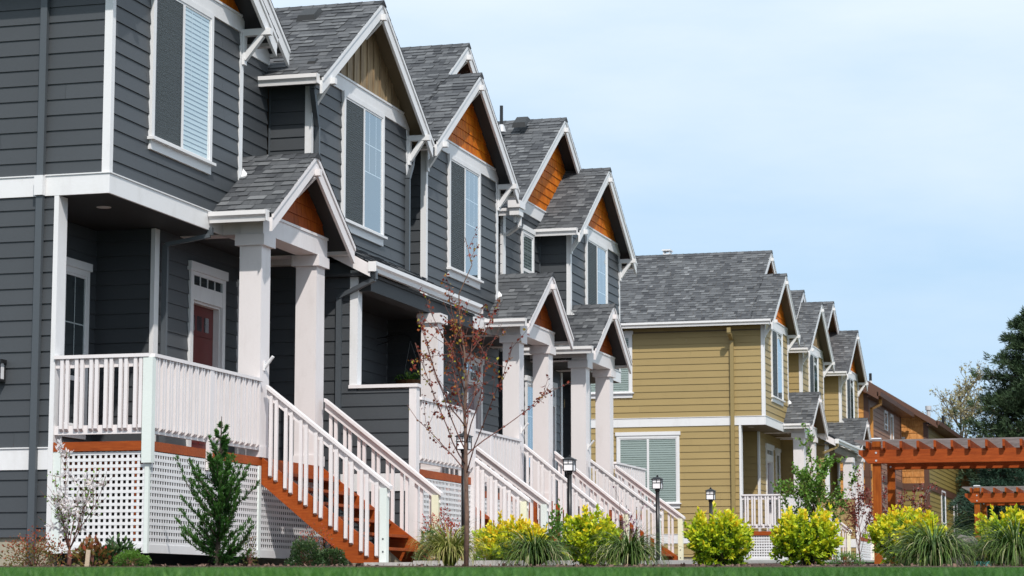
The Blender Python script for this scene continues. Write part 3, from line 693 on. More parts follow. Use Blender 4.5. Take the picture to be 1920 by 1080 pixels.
def frieze(root, x, y0, y1, c, zb, zt, zp):
    L = lambda y: zp-abs(y-c)*.667
    def poly(za, zz):
        w = max(0, (zp-zz)/.667); a, b = max(y0, c-w), min(y1, c+w)
        p = [(y0, za), (y1, za)]
        if b < y1-.001: p.append((y1, max(za+.004, L(y1))))
        p += [(b, zz), (a, zz)]
        if a > y0+.001: p.append((y0, max(za+.004, L(y0))))
        return p
    m = MB(); m.px(poly(zb, zt-.03), x+.001, x+.033)
    w = (zp-zt)/.667; a, b = max(y0, c-w), min(y1, c+w); m.box(x+.001, x+.05, a, b, zt-.0295, zt); m.build('frieze_board', 'white_trim', root)
def panel(root, X, y0, y1, cy_, zb, zp, kind):
    """triangular gable panel under the rakes, cut at y0..y1"""
    pt = .667
    def top(y): return zp-abs(y-cy_)*pt
    m = MB()
    if kind == 'batten':
        w_ = (zp-zb)/pt-.01; y0, y1 = max(y0, cy_-w_), min(y1, cy_+w_)
        ys = list(np.arange(y0, y1, .30))+[y1]
        for a, b in zip(ys, ys[1:]):
            pts = [(a, zb), (b, zb), (b, top(b))] + ([(cy_, zp)] if a < cy_ < b else []) + [(a, top(a))]
            m.px(pts, X, X+.012, random.gauss(.7, .2))
            m.px([(a-.02, zb), (a+.02, zb), (a+.02, top(a+.02)), (a-.02, top(a-.02))], X+.0125, X+.030, .5)
        m.build('gable_panel', 'batten_tan', root)
        return
    z = zb; ex = .175
    while z < zp-.02:
        z1 = min(zp-.001, z+ex)
        hw0, hw1 = (zp-z)/pt, (zp-z1)/pt
        a0, b0 = max(y0, cy_-hw0), min(y1, cy_+hw0); a1, b1 = max(y0, cy_-hw1), min(y1, cy_+hw1)
        u = a0
        while u < b0-.005:
            u1 = min(b0, u+random.uniform(.11, .24)); tn = min(1, max(0, random.gauss(.72, .2)))
            lim = lambda q: min(max(q, a1), b1)
            m.q((X+.02, u, z), (X+.02, u1-.003, z), (X+.006, lim(u1-.003), z1), (X+.006, lim(u), z1), t=tn)
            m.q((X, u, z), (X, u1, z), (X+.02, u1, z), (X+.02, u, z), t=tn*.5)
            u = u1
        z = z1
    m.build('gable_panel', 'cedar_in_shade' if kind == 'cedar_shaded' else 'cedar_shingle', root)

def mid_house(name, label, y0, y1, dx, pal, XB, zg, zlat, far_wall, gable_kind='batten', soffit=None, door_leaf='door_red', main=None, zf=.69):
    """middle house: one front gable, a projecting porch with a half wall and a skirt roof"""
    sid, dmet = pal['siding'], pal['metal']; sof = pal['soffit']
    X1, X0 = -12.0+dx, -12.64+dx; yc = (y0+y1)/2; zr = 9.10; hb = (y1-y0)/2+.38; ze = zr-hb*.667; xfb = -11.68+dx
    root = empty(name, (X1, yc, zg), label, 'house', pal['group'])
    m = MB(); laps(m, 'y', y0, X0, X1-.01, 4.7, 7.55, -1); laps(m, 'x', X1, y0, y1, 4.7, 7.56, 1); laps(m, 'y', y1, X0, X1-.01, 4.7, 7.55, 1); laps(m, 'x', X0, y1, far_wall, 4.7, 7.6, 1)
    m.build('upper_wall', sid, root)
    def cb(x0, x1, a, b, z0, z1, w='white_trim'): q = MB(); q.box(x0, x1, a, b, z0, z1); q.build('corner_board', w, root)
    cb(X1-.075, X1+.024, y0-.028, y0+.06, 5.12, 7.52); cb(X1-.06, X1+.026, y1-.085, y1+.028, 5.12, 7.52); cb(X0+.004, X0+.03, y0-.03, y0-.004, 4.8, 7.5, dmet)
    window(root, 'x', X1, yc-.93, yc+.93, 5.58, 7.53, 1, blind=None)
    gable(root, xfb, XB, yc, hb, hb, zr, 'main', dict(soffit=soffit or sof), gut_l=(X0, xfb-.045), gut_r=(X0, xfb-.045), wallx=X1+.03)
    if main:
        gable(root, X0+.33, XB, main[0], main[1], main[1], main[2], 'main', dict(soffit=sof), brackets='', wallx=X0, barge_l=(.5, 1), barge_r=(.5, 1))
    frieze(root, X1, y0-.02, y1+.02, yc, 7.52, 7.755, zr-.075)
    panel(root, X1, y0-.02, y1+.02, yc, 7.755, zr-.065, gable_kind)
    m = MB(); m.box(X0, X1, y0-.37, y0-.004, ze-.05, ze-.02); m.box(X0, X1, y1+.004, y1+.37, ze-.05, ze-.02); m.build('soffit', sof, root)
    # skirt roof over the projecting porch
    yw = y0-.1; xe, zs = -10.99+dx, 4.665; sl = .55; zw = zs+(xe-X1)*sl
    sh = MB(); L = math.hypot(xe-X1, zw-zs)
    ye0, ye1 = yw-.18, far_wall-.45
    tabs(sh, (xe+.02, ye0, zs), (0, 1, 0), (-(xe-X1)/L, 0, (zw-zs)/L), ye1-ye0, L+.02); sh.build('skirt_roof', 'shingle', root)
    m = MB(); m.py([(xe, zs-.02), (xe, zs-.10), (X1-.3, zw-.10+.3*sl), (X1-.3, zw-.02+.3*sl)], ye0+.01, ye1-.01); m.box(X1+.04, xe-.01, ye0+.03, ye1-.02, 4.50, 4.54)
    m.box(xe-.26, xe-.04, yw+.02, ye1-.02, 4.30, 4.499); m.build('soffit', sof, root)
    m = MB(); m.py([(xe+.02, zs-.01), (xe+.02, zs-.19), (X1+.30, zw-.37), (X1+.1, zw-.37), (X1+.1, zw-.06)], ye0-.035, ye0-.001); m.box(X0-.1, X1+.12, ye0-.03, ye0+.15, 4.69, 4.81); m.build('rake_board', 'porch_white', root)
    gutter_y(root, xe+.005, ye0-.05, ye1, zs+.02)
    downspout(root, [(xe+.06, ye0+.06, zs-.10), (xe+.06, ye0+.06, zs-.22), (X1+.52, yw-.045, 4.22), (X1+.52, yw-.045, zlat+.1)], dmet)
    # lower walls
    XW, XC = -11.22+dx, -10.35+dx
    m = MB(); laps(m, 'y', yw, X0-.2, XW, zf, 4.72, -1); laps(m, 'y', yw, XW+.0, XC-.09, zf, 2.90, -1)
    laps(m, 'x', X0-.01, yw, far_wall, 1.7, 4.7, 1); laps(m, 'y', far_wall-.02, X0, X1+.1, 1.7, 4.69, -1)
    m.build('lower_wall', sid, root)
    m = MB(); m.box(X0-.2, XW-.02, yw+.13, yw+.15, 1.7, 4.6); m.box(XW-.021, XC-.1, yw+.12, yw+.14, 1.7, 2.89); m.build('inner_wall', sid, root)
    cb(XW-.105, XW+.012, yw-.028, yw+.15, 2.966, 4.60); cb(XC-.085, XC+.022, yw-.03, yw+.12, zlat+.02, 2.915, 'porch_white')
    m = MB(); m.box(XW-.11, XC+.045, yw-.05, yw+.16, 2.917, 2.965); m.build('half_wall_cap', 'porch_white', root)
    m = MB(); m.box(X0-.2, XC-.09, yw-.035, yw-.002, 1.47, 1.715); m.build('water_table', 'white_trim', root)
    m = MB(); m.box(X0-.2, XC-.1, yw+.02, yw+.12, zg-.5, zf); m.build('foundation', 'foundation', root)
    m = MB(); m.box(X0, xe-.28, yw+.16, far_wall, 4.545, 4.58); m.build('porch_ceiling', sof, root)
    m = MB(); m.box(X0-2, X0-.03, yw+.16, far_wall, zg-.7, 1.69); m.build('crawl_space_wall', 'interior_shade', root)  # painted near-black for the shade seen through the lattice
    ys = y0+2.62      # foot of the stairs, near side
    m = MB(); m.box(XC-.036, XC, yw+.125, ys, 1.675, 1.783); m.build('deck_fascia', 'cedar_stain', root)
    m = MB(); x = X0
    while x < XC-.05: m.box(x, x+.135, yw+.16, (ys if x > -11.35+dx else far_wall), 1.745, 1.78, random.gauss(.5, .2)); x += .142
    m.build('deck', 'deck_wood', root)
    lattice(root, 'x', XC-.005, yw+.125, ys-.05, zlat+.10, 1.668, 1); lattice(root, 'x', -11.30+dx, ys+.0, far_wall-.1, zlat+.10, 1.668, 1)
    level_rail(root, 'x', XC, yw+.125, ys, 1)
    m = MB(); m.box(XC-.05, XC+.045, ys-.045, ys+.05, zlat, 2.749); m.build('newel_post', 'porch_white', root)
    column(root, -10.90+dx, ys+.02, zc=4.29, wx=.27, wy=.28, flag=True)
    stairs(root, ys+.06, ys+1.26, -11.22+dx, zg, prim=('yellow_primer', 'green_primer'))
    return root

# ------------------------------------------------------------------ the grey row, the tan row
GREYP = dict(siding='grey_siding', soffit='grey_soffit', metal='metal_grey', group='grey attached houses in the near row')
TANP = dict(siding='tan_siding', soffit='tan_soffit', metal='metal_tan', group='tan houses in the second row')
A1 = house('townhouse', 'nearest grey house, with red front door, square lattice porch skirt and wide side wall', 25.0, 1, 3.97, 6.4, 4.53, 0, GREYP, -21, .45, .50, end_side=True, door_leaf='door_red', bay_wall_shift=.04)
downspout(A1, [(-12.885, 24.945, 9), (-12.885, 24.945, .45)], 'metal_grey', .085)
b = MB(); b.box(-12.94, -12.83, 24.885, 24.96, 4.692, 4.926); b.build('downspout_sleeve', 'white_trim', A1)
m = MB(); m.box(-13.54, -13.275, 24.83, 24.97, 2.72, 2.76); m.box(-13.54, -13.285, 24.83, 24.97, 2.50, 2.53); m.box(-13.30, -13.285, 24.83, 24.845, 2.53, 2.72); m.box(-13.30, -13.285, 24.955, 24.97, 2.53, 2.72); m.box(-13.54, -13.302, 24.83, 24.84, 2.655, 2.668)
wl = m.build('wall_lantern', 'dark_metal', A1); m = MB(); m.box(-13.53, -13.298, 24.838, 24.95, 2.532, 2.718); m.build('lantern_pane', 'lantern_glass', wl)
downspout(A1, [(-12.0, 27.93, 4.72), (-12.0, 27.93, 4.62), (-12.56, 27.80, 4.50), (-12.56, 27.80, 1.8)], 'metal_grey', .07)
A2 = mid_house('townhouse', 'grey house with brown board gable and a half walled porch', 31.5, 35.9, 0, GREYP, -20, .50, .52, 36.87, 'batten', 'tan_soffit')
downspout(A2, [(-11.86, 31.20, 7.33), (-11.86, 31.20, 7.22), (-11.94, 31.62, 6.75), (-11.94, 31.62, 4.9)], 'metal_grey', .075)
downspout(A2, [(-12.02, 36.30, 7.30), (-11.95, 35.98, 6.95), (-11.95, 35.80, 6.7), (-11.95, 35.80, 5.12), (-11.80, 35.80, 5.02)], 'metal_grey', .075)
A3 = house('townhouse', 'grey house with two stepped orange gables, behind the bare young tree', 36.87, 1, 4.2, 6.5, 4.98, 0, GREYP, -20, .60, .60, door_leaf='door_plum', number='1556', main_hr=-.12, blind=None)
GREYR = dict(GREYP, small_window=4.93)
A4 = house('townhouse', 'last grey house, with two broad orange gables and a pipe vent on its roof', 50.75, -1, 4.35, 7.1, 4.01, 0, GREYR, -20, .68, .68, door_leaf='door_plum', main_hr=.20, blind=None)
DX = .9
B1 = house('townhouse', 'nearest tan house, with long grey shingle roof and wide tan side wall with windows', 64.2, 1, 3.97, 6.4, 4.53, DX, TANP, -22, 1.0, .97, end_side=True, door_leaf='door_plum', zf=1.1, blind=None)
downspout(B1, [(-11.98, 63.74, 7.34), (-11.98, 63.74, 7.2), (-11.98, 64.14, 7.05), (-11.98, 64.14, 1.0)], 'metal_tan', .1)
window(B1, 'y', 64.2, -15.26, -13.48, 2.58, 4.45, -1, left='none', blind='blind_grey', head=True, grid=False)
window(B1, 'y', 64.2, -16.6, -14.80, 5.66, 7.28, -1, left='none', blind='blind_grey', head=True, grid=False)
B2 = mid_house('townhouse', 'middle tan house with a brown board gable', 70.8, 75.15, DX, TANP, -20, 1.08, 1.05, 76.1, 'batten', 'tan_soffit', main=(73.4, 2.7, 9.55), zf=1.15)
B3 = house('townhouse', 'farthest tan house, with a dark shadowed upper gable, beside the orange house', 83.3, -1, 4.2, 7.1, 4.01, DX, TANP, -20, 1.18, 1.15, door_leaf='door_plum', main_hr=.2, blind=None)
# roof furniture on the slopes facing the camera
def roofz(yc, zr, y): return zr-abs(y-yc)*.667
def vent(parent, x, y, z, s=1.0):
    m = MB(); w, d, h = .20*s, .22*s, .16*s
    base = [(x-w, y-d, z-d*.667), (x+w, y-d, z-d*.667), (x+w, y+d, z+d*.667), (x-w, y+d, z+d*.667)]
    topv = [(x-w*.8, y-d*.9, z-d*.6+h*.8), (x+w*.8, y-d*.9, z-d*.6+h*.8), (x+w*.75, y+d*.6, z+d*.4+h*.75), (x-w*.75, y+d*.6, z+d*.4+h*.75)]
    for k in range(4): m.q(base[k], base[(k+1) % 4], topv[(k+1) % 4], topv[k])
    m.q(*topv); m.build('roof_vent', 'black_plastic', parent)
def pipe(parent, x, y, z, h, m_='dark_metal', r=.035):
    m = MB(); m.tube([(x, y, z-.05), (x, y, z+h)], r, 10); p = m.build('vent_pipe', m_, parent)
    m = MB(); m.tube([(x, y, z-.06), (x, y, z+.05), (x, y, z+.10)], [.10, .07, r+.005], 12); m.build('pipe_flashing', 'metal_galv', p)
painted('metal_galv', (.55, .56, .58), .35, .05, bs=.05)
vent(A4, -13.12, 46.72, roofz(46.98, 9.97, 46.72), .78); pipe(A4, -13.48, 46.50, roofz(46.98, 9.97, 46.50), .50)
vent(A2, -12.72, 33.30, roofz(33.7, 9.1, 33.30), .8); vent(A2, -12.02, 31.62, roofz(33.7, 9.1, 31.62), .33)
CX = -14.52
m = MB(); m.box(CX-.10, CX+.10, 67.5, 67.8, 9.7, 10.02); m.box(CX-.10, CX-.07, 67.5, 67.8, 10.02, 10.10); m.box(CX+.07, CX+.10, 67.5, 67.8, 10.02, 10.10); m.box(CX-.13, CX+.13, 67.46, 67.84, 10.10, 10.14); m.build('chimney', 'gutter_white', B1)

# ------------------------------------------------------------------ the orange and brown houses beyond
def shed_house(name, label, xb, xf, y0, y1, zb, ze, pitch, sy, sx, over, band, wins, zf, group):
    root = empty(name, (xf, (y0+y1)/2, zf), label, 'house', group)
    m = MB(); ztop = lambda x: ze+.05+(xf+over-x)*pitch-.12
    if sy == 'wall_shingle':
        z = zb[1]
        while z < ztop(xb):
            z1 = z+.26; xr = min(xf, xf+over-(z1-ze+.07)/pitch) if z1 > ze-.07 else xf
            x = xb
            while x < xr-.01:
                x1 = min(xr, x+random.uniform(.14, .34)); t = random.gauss(.7, .22)
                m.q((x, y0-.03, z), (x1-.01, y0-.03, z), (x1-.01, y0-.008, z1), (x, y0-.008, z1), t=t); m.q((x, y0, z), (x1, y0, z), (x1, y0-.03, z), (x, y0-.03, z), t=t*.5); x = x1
            z = z1
        m.build('gable_wall', sy, root); m = MB(); laps(m, 'y', y0, xb, xf, zf, zb[0], -1); m.build('lower_gable_wall', 'olive_siding', root)
    else:
        z = zf
        m2 = MB(); laps(m2, 'y', y0, xb, xf-.02, zf, ze+.2, -1)
        zz = ze+.2
        while zz < ztop(xb): laps(m2, 'y', y0, xb, xf+over-(zz+LAP-ze+.07)/pitch, zz, zz+LAP-.002, -1); zz += LAP
        m2.build('gable_wall', sy, root)
    m = MB(); zt_ = lambda x: ze+(xf+over-x)*pitch-.052; m.py([(xb, zf), (xf-.01, zf), (xf-.01, zt_(xf-.01)), (xb, zt_(xb))], y0+.004, y0+.05); m.build('gable_sheathing', sy, root)
    m = MB(); laps(m, 'x', xf, y0, y1, zf, ze, 1); m.build('front_wall', sx, root)
    m = MB(); laps(m, 'y', y1, xb, xf, zf, ze, 1); m.build('rear_wall', sx, root)
    for yy, w in ((y0, .20), (y1-.17, .20)):
        m = MB(); m.box(xf-.16, xf+.03, yy-.035, yy+w, zf, ze-.02); m.build('corner_board', 'brown_trim', root)
    if band:
        m = MB(); m.box(xb, xf+.0, y0-.045, y0-.002, zb[0], zb[1]); m.box(xf+.0315, xf+.05, y0-.045, y1, zb[0], zb[1]); m.build('belly_band', 'brown_trim', root)
    m = MB(); xe = xf+over; zt = lambda x: ze+(xe-x)*pitch
    m.py([(xe, ze), (xe, ze-.05), (xb, zt(xb)-.05), (xb, zt(xb))], y0-.4, y1+.5); m.build('roof', 'brown_roof', root)
    m = MB(); m.py([(xe+.02, ze-.02), (xe+.02, ze-.28), (xb, zt(xb)-.30), (xb, zt(xb)-.02)], y0-.46, y0-.41); m.build('barge_board', 'brown_trim', root)
    m = MB(); m.py([(xe-.02, ze+.01), (xe-.02, ze-.16), (xe+.09, ze-.15), (xe+.12, ze+.01)], y0-.46, y1+.55); m.build('gutter', 'brown_trim', root)
    m = MB(); m.box(xf+.02, xe-.02, y0-.4, y1+.5, ze-.16, ze-.13); m.build('soffit', 'brown_trim', root)
    for (ax, p0, p1, q0, q1) in wins:
        if ax == 'x': window(root, 'x', xf, p0, p1, q0, q1, 1, kind='hung', sill=False, grid=False, blind='blind_white')
        else: window(root, 'y', y0, p0, p1, q0, q1, -1, kind='hung', sill=False, grid=False, blind='blind_grey')
    return root
GC = 'orange and brown houses at the far end of the row'
C1 = shed_house('far_house', 'brown house with orange end wall and two narrow upper windows', -18, -11.3, 87.7, 97.9, (4.4, 4.65), 7.50, .56, 'orange_siding', 'brown_siding', .42, True, [('x', 92.3, 93.3, 6.45, 7.22), ('x', 94.2, 95.1, 5.6, 7.22), ('x', 90, 91, 2.4, 4.0)], 1.2, GC)
downspout(C1, [(-10.95, 88.6, 7.33), (-10.95, 88.6, 7.15), (-11.24, 88.2, 6.95), (-11.24, 88.2, 1.2)], 'orange_siding', .11)
pc = at(1743, 830, 98*.9617+10*.2741)
XC2 = -10.33
C2 = shed_house('far_house', 'olive house with orange wood shingle end wall and a small upper window', -18, XC2, 99.0, 113.2, (4.40, 4.68), 7.20, .62, 'wall_shingle', 'olive_siding', .45, True, [('x', 103.9, 105.6, 2.6, 4.6), ('x', 109.4, 111.0, 2.6, 4.4), ('x', 104.6, 105.3, 5.7, 6.4), ('y', -11.80, -11.25, 5.8, 6.6)], 1.3, GC)
C3 = shed_house('far_house', 'farthest orange house, glimpsed under the pergola behind the dark spruce', -18, -8.6, 114.0, 136, (4.6, 4.9), 6.4, .5, 'orange_siding', 'orange_siding', .5, True, [('x', 120, 122, 2.6, 4.4)], 1.5, GC)
pipe(C2, -12.95, 101.5, 7.20+(-9.88+12.95)*.62, .42, r=.06); pipe(C2, -10.9, 111.5, 7.9, .5, r=.07)
pipe(C1, -11.6, 87.9, 7.95, .5, r=.06)
m = MB(); m.tube([(-11.35, 109.5, 7.6), (-11.35, 109.5, 8.50), (-11.35, 109.5, 8.51), (-11.35, 109.5, 8.70)], [.09, .09, .14, .14], 12); m.build('flue', 'metal_galv', C2)
# ------------------------------------------------------------------ yard furniture
def lamp_proto(loc, label):
    g = 'black lantern posts along the front walk'
    root = empty('lamp_post', loc, label, 'lamp', g); x, y, z0 = loc; zt = 2.235
    m = MB(); m.tube([(x, y, z0-.15), (x, y, zt-.265)], .037, 12); m.tube([(x, y, zt-.30), (x, y, zt-.262)], .048, 12); m.build('post', 'dark_metal', root, True)
    m = MB(); r = .078; a, b = zt-.262, zt-.085
    m.box(x-r*.92, x+r*.92, y-r*.92, y+r*.92, a, a+.012)
    for sx in (-1, 1):
        for sy_ in (-1, 1): m.box(x+sx*r-.007, x+sx*r+.007, y+sy_*r-.007, y+sy_*r+.007, a, b)
    zc = a+.115
    for s in (-1, 1):
        m.box(x-r, x+r, y+s*r-.006, y+s*r+.006, zc-.005, zc+.005); m.box(x+s*r-.006, x+s*r+.006, y-r, y+r, zc-.005, zc+.005)
        m.box(x-.005, x+.005, y+s*r-.0065, y+s*r+.0065, zc, b); m.box(x+s*r-.0065, x+s*r+.0065, y-.005, y+.005, zc, b)
    lf = m.build('lantern_frame', 'dark_metal', root)
    m = MB(); m.box(x-r+.002, x+r-.002, y-r+.002, y+r-.002, a+.013, b-.002); m.build('lantern_pane', 'lantern_glass', root)
    m = MB(); e = r+.022
    m.box(x-e, x+e, y-e, y+e, b, b+.010)
    for k, (p, q) in enumerate((((-e, -e), (e, -e)), ((e, -e), (e, e)), ((e, e), (-e, e)), ((-e, e), (-e, -e)))):
        m.q((x+p[0], y+p[1], b+.0105), (x+q[0], y+q[1], b+.0105), (x+q[0]*.25, y+q[1]*.25, b+.050), (x+p[0]*.25, y+p[1]*.25, b+.050))
    m.box(x-.02, x+.02, y-.02, y+.02, b+.049, b+.060); m.tube([(x, y, b+.058), (x, y, b+.068), (x, y, b+.078), (x, y, b+.086)], [.012, .017, .012, .003], 8)
    m.build('lantern_cap', 'dark_metal', root)
    return root
LL = ['lamp post nearest the camera, directly behind the bare young tree', 'lamp post beside a dark green climbing shrub, in front of the white stair rails',
      'lamp post before the low shuttered window of the tan wall', 'lamp post mostly hidden by a round gold shrub before the tan wall']
LY = [30.62, 36.3, 42.75, 47.8]
L0 = lamp_proto((-9.4, LY[0], float(ground(-9.4, LY[0]))-.0), LL[0])
for yy, lb in zip(LY[1:], LL[1:]):
    c = copy_tree(L0); c.location = (-9.4, yy, L0.location.z); c['label'] = lb

def pergola(loc, label):
    X, Y, Z = loc
    root = empty('pergola', (X, Y, Z), label, 'pergola', 'red stained pergolas'); W_ = 4.6; D_ = 2.05
    zb, zt = 2.285, 2.515
    for k, y in enumerate((Y, Y+D_)):
        x0 = X-.36 if k == 0 else X-.20
        m = MB(); m.py([(x0, zt), (x0, zt-.075), (x0+.05, zt-.11), (x0+.11, zt-.17), (x0+.16, zb), (X+W_, zb), (X+W_+.3, zt-.08), (X+W_+.3, zt)], y-.085, y-.045); m.build('beam', 'pergola_wood', root)
        m = MB(); m.py([(x0, zt), (x0, zt-.075), (x0+.16, zb), (X+W_, zb), (X+W_+.3, zt)], y+.075, y+.115); m.build('beam', 'pergola_wood', root)
        for xx in (X-.13, X+W_-.6):
            m = MB(); m.box(xx, xx+.14, y-.044, y+.074, -.3, 2.70); p = m.build('post', 'pergola_post_wood', root)
            m = MB(); m.px([(y-.055, 2.701), (y+.085, 2.701), (y+.06, 2.725), (y-.03, 2.725)], xx-.012, xx+.152); m.build('post_cap', 'metal_galv', p)
            for zz in (zb+.045, zt-.05):
                m = MB(); m.tube([(xx+.07, y-.095, zz), (xx+.07, y-.084, zz)], .018, 10); m.build('bolt', 'metal_galv', p)
    n = 17
    for i in range(n):
        x = X-.22+i*.288
        m = MB(); m.px([(Y-.20, 2.655), (Y-.20, 2.54), (Y-.16, 2.50), (Y+D_+.40, 2.50), (Y+D_+.5, 2.58), (Y+D_+.5, 2.655)], x, x+.042); m.build('rafter', 'pergola_wood', root)
    y = Y-.17; i = 0
    while y < Y+D_+.5:
        m = MB(); m.box(X-.42, X+W_+.4, y, y+.036, 2.658+random.uniform(0, .002), 2.684, random.gauss(.6, .2)); m.build('lath', 'lath_grey', root); y += .17
    return root
P1 = pergola((-5.09, 41.0, .6), 'near red stained pergola with grey laths, across the right side of the garden')
P2 = copy_tree(P1); P2.location = Vector((-5.12, 61.3, .70)); P2['label'] = 'smaller looking far pergola beneath and behind the near one, before the spruce'

# hanging basket on the porch of the second house
root = empty('hanging_basket', (-12.03, 36.2, 3.26), 'brown coir hanging basket on wires in the shaded porch opening', 'basket')
m = MB(); m.tube([(-12.03, 36.2, 3.23), (-12.03, 36.2, 3.28), (-12.03, 36.2, 3.39), (-12.03, 36.2, 3.47)], [.07, .16, .22, .235], 16); m.build('basket', 'coir', root)
m = MB()
for k in range(3):
    a = k*2.1+.3; m.tube([(-12.03+.22*math.cos(a), 36.2+.22*math.sin(a), 3.47), (-12.03, 36.2, 4.11)], .005, 5)
m.build('wires', 'dark_metal', root)
n = 90; P = np.tile([[-12.03, 36.2, 3.47]], (n, 1))+RNG.normal(0, .09, (n, 3))*[1, 1, .3]
D = RNG.normal(0, 1, (n, 3)); D[:, 2] = np.abs(D[:, 2])+.3; D /= np.linalg.norm(D, axis=1)[:, None]
S_ = np.cross(D, RNG.normal(0, 1, (n, 3))); S_ /= np.linalg.norm(S_, axis=1)[:, None]; L_ = RNG.uniform(.12, .25, (n, 1))
quads('plant', np.stack([P, P+D*L_*.5+S_*.012, P+D*L_-np.array([0, 0, .05]), P+D*L_*.5-S_*.012], 1).reshape(-1, 3), RNG.random(n), 'leaf_green', root)
m = MB(); pts = [(-12.60, 36.2, 4.17), (-12.32, 36.2, 4.21), (-12.15, 36.2, 4.23), (-12.03, 36.2, 4.18), (-12.01, 36.2, 4.11)]
m.tube(pts, .008, 6); m.tube([(-12.6, 36.2, 4.06), (-12.42, 36.2, 4.11), (-12.3, 36.2, 4.18), (-12.38, 36.2, 4.24), (-12.46, 36.2, 4.19), (-12.38, 36.2, 4.15)], .007, 6)
tag(m.build('basket_bracket', 'dark_metal'), 'black scrolled bracket holding the hanging basket on the porch wall', 'bracket')

def rock(name, c, r, label):
    m = MB(); nu, nv = 28, 16; c = Vector(c); from mathutils import noise as mn
    for j in range(nv+1):
        for i in range(nu):
            th, ph = 2*math.pi*i/nu, math.pi*j/nv
            v = Vector((math.sin(ph)*math.cos(th), math.sin(ph)*math.sin(th), math.cos(ph)))
            k = 1+.18*mn.noise(v*1.7+c)+.07*mn.noise(v*4.5)
            m.v.append((c.x+v.x*r[0]*k, c.y+v.y*r[1]*k, c.z+v.z*r[2]*k))
    for j in range(nv):
        for i in range(nu): m.f.append((j*nu+i, j*nu+(i+1) % nu, (j+1)*nu+(i+1) % nu, (j+1)*nu+i)); m.t.append(.7)
    return tag(m.build(name, 'stone', None, True), label, 'rock')
def base(px, d, dz=0):
    p = at(px, 1057, d); return Vector((p.x, p.y, float(ground(p.x, p.y))+dz))
b_ = base(1806, 31); rock('boulder', (b_.x, b_.y, b_.z+.12), (.26, .24, .30), 'mauve grey rounded boulder behind the biggest clump of sedge')
b_ = base(1842, 27.5); m = MB(); m.tube([b_+Vector((0, 0, -.05)), b_+Vector((0, 0, .045)), b_+Vector((0, 0, .05))], [.10, .10, .092], 20); tag(m.build('valve_lid', 'teal_plastic'), 'round teal irrigation lid low between two sedge clumps', 'lid')
b_ = base(161, 22.6); m = MB(); m.prism([b_+Vector((-.022, 0, -.1)), b_+Vector((.02, 0, -.1)), b_+Vector((.036, .01, .155)), b_+Vector((-.004, .01, .16))], (0, .015, 0)); tag(m.build('wooden_stake', 'stake_wood'), 'small leaning wooden stake in the bed by the corner post', 'stake')
for px_, d_, lb in ((1387, 40, 'black drain box at the walk edge beside the round gold shrub before the tan porch'), (908, 31.5, 'black drain box at the walk edge beside the young tree')):
    p = at(px_, 1056, d_); m = MB(); zz = float(ground(p.x, p.y)); m.box(p.x-.07, p.x+.07, p.y-.07, p.y+.05, zz-.1, zz+.065); m.box(p.x-.055, p.x+.055, p.y-.075, p.y-.071, zz-.02, zz+.05, .2); tag(m.build('drain_box', 'black_plastic'), lb, 'drain')
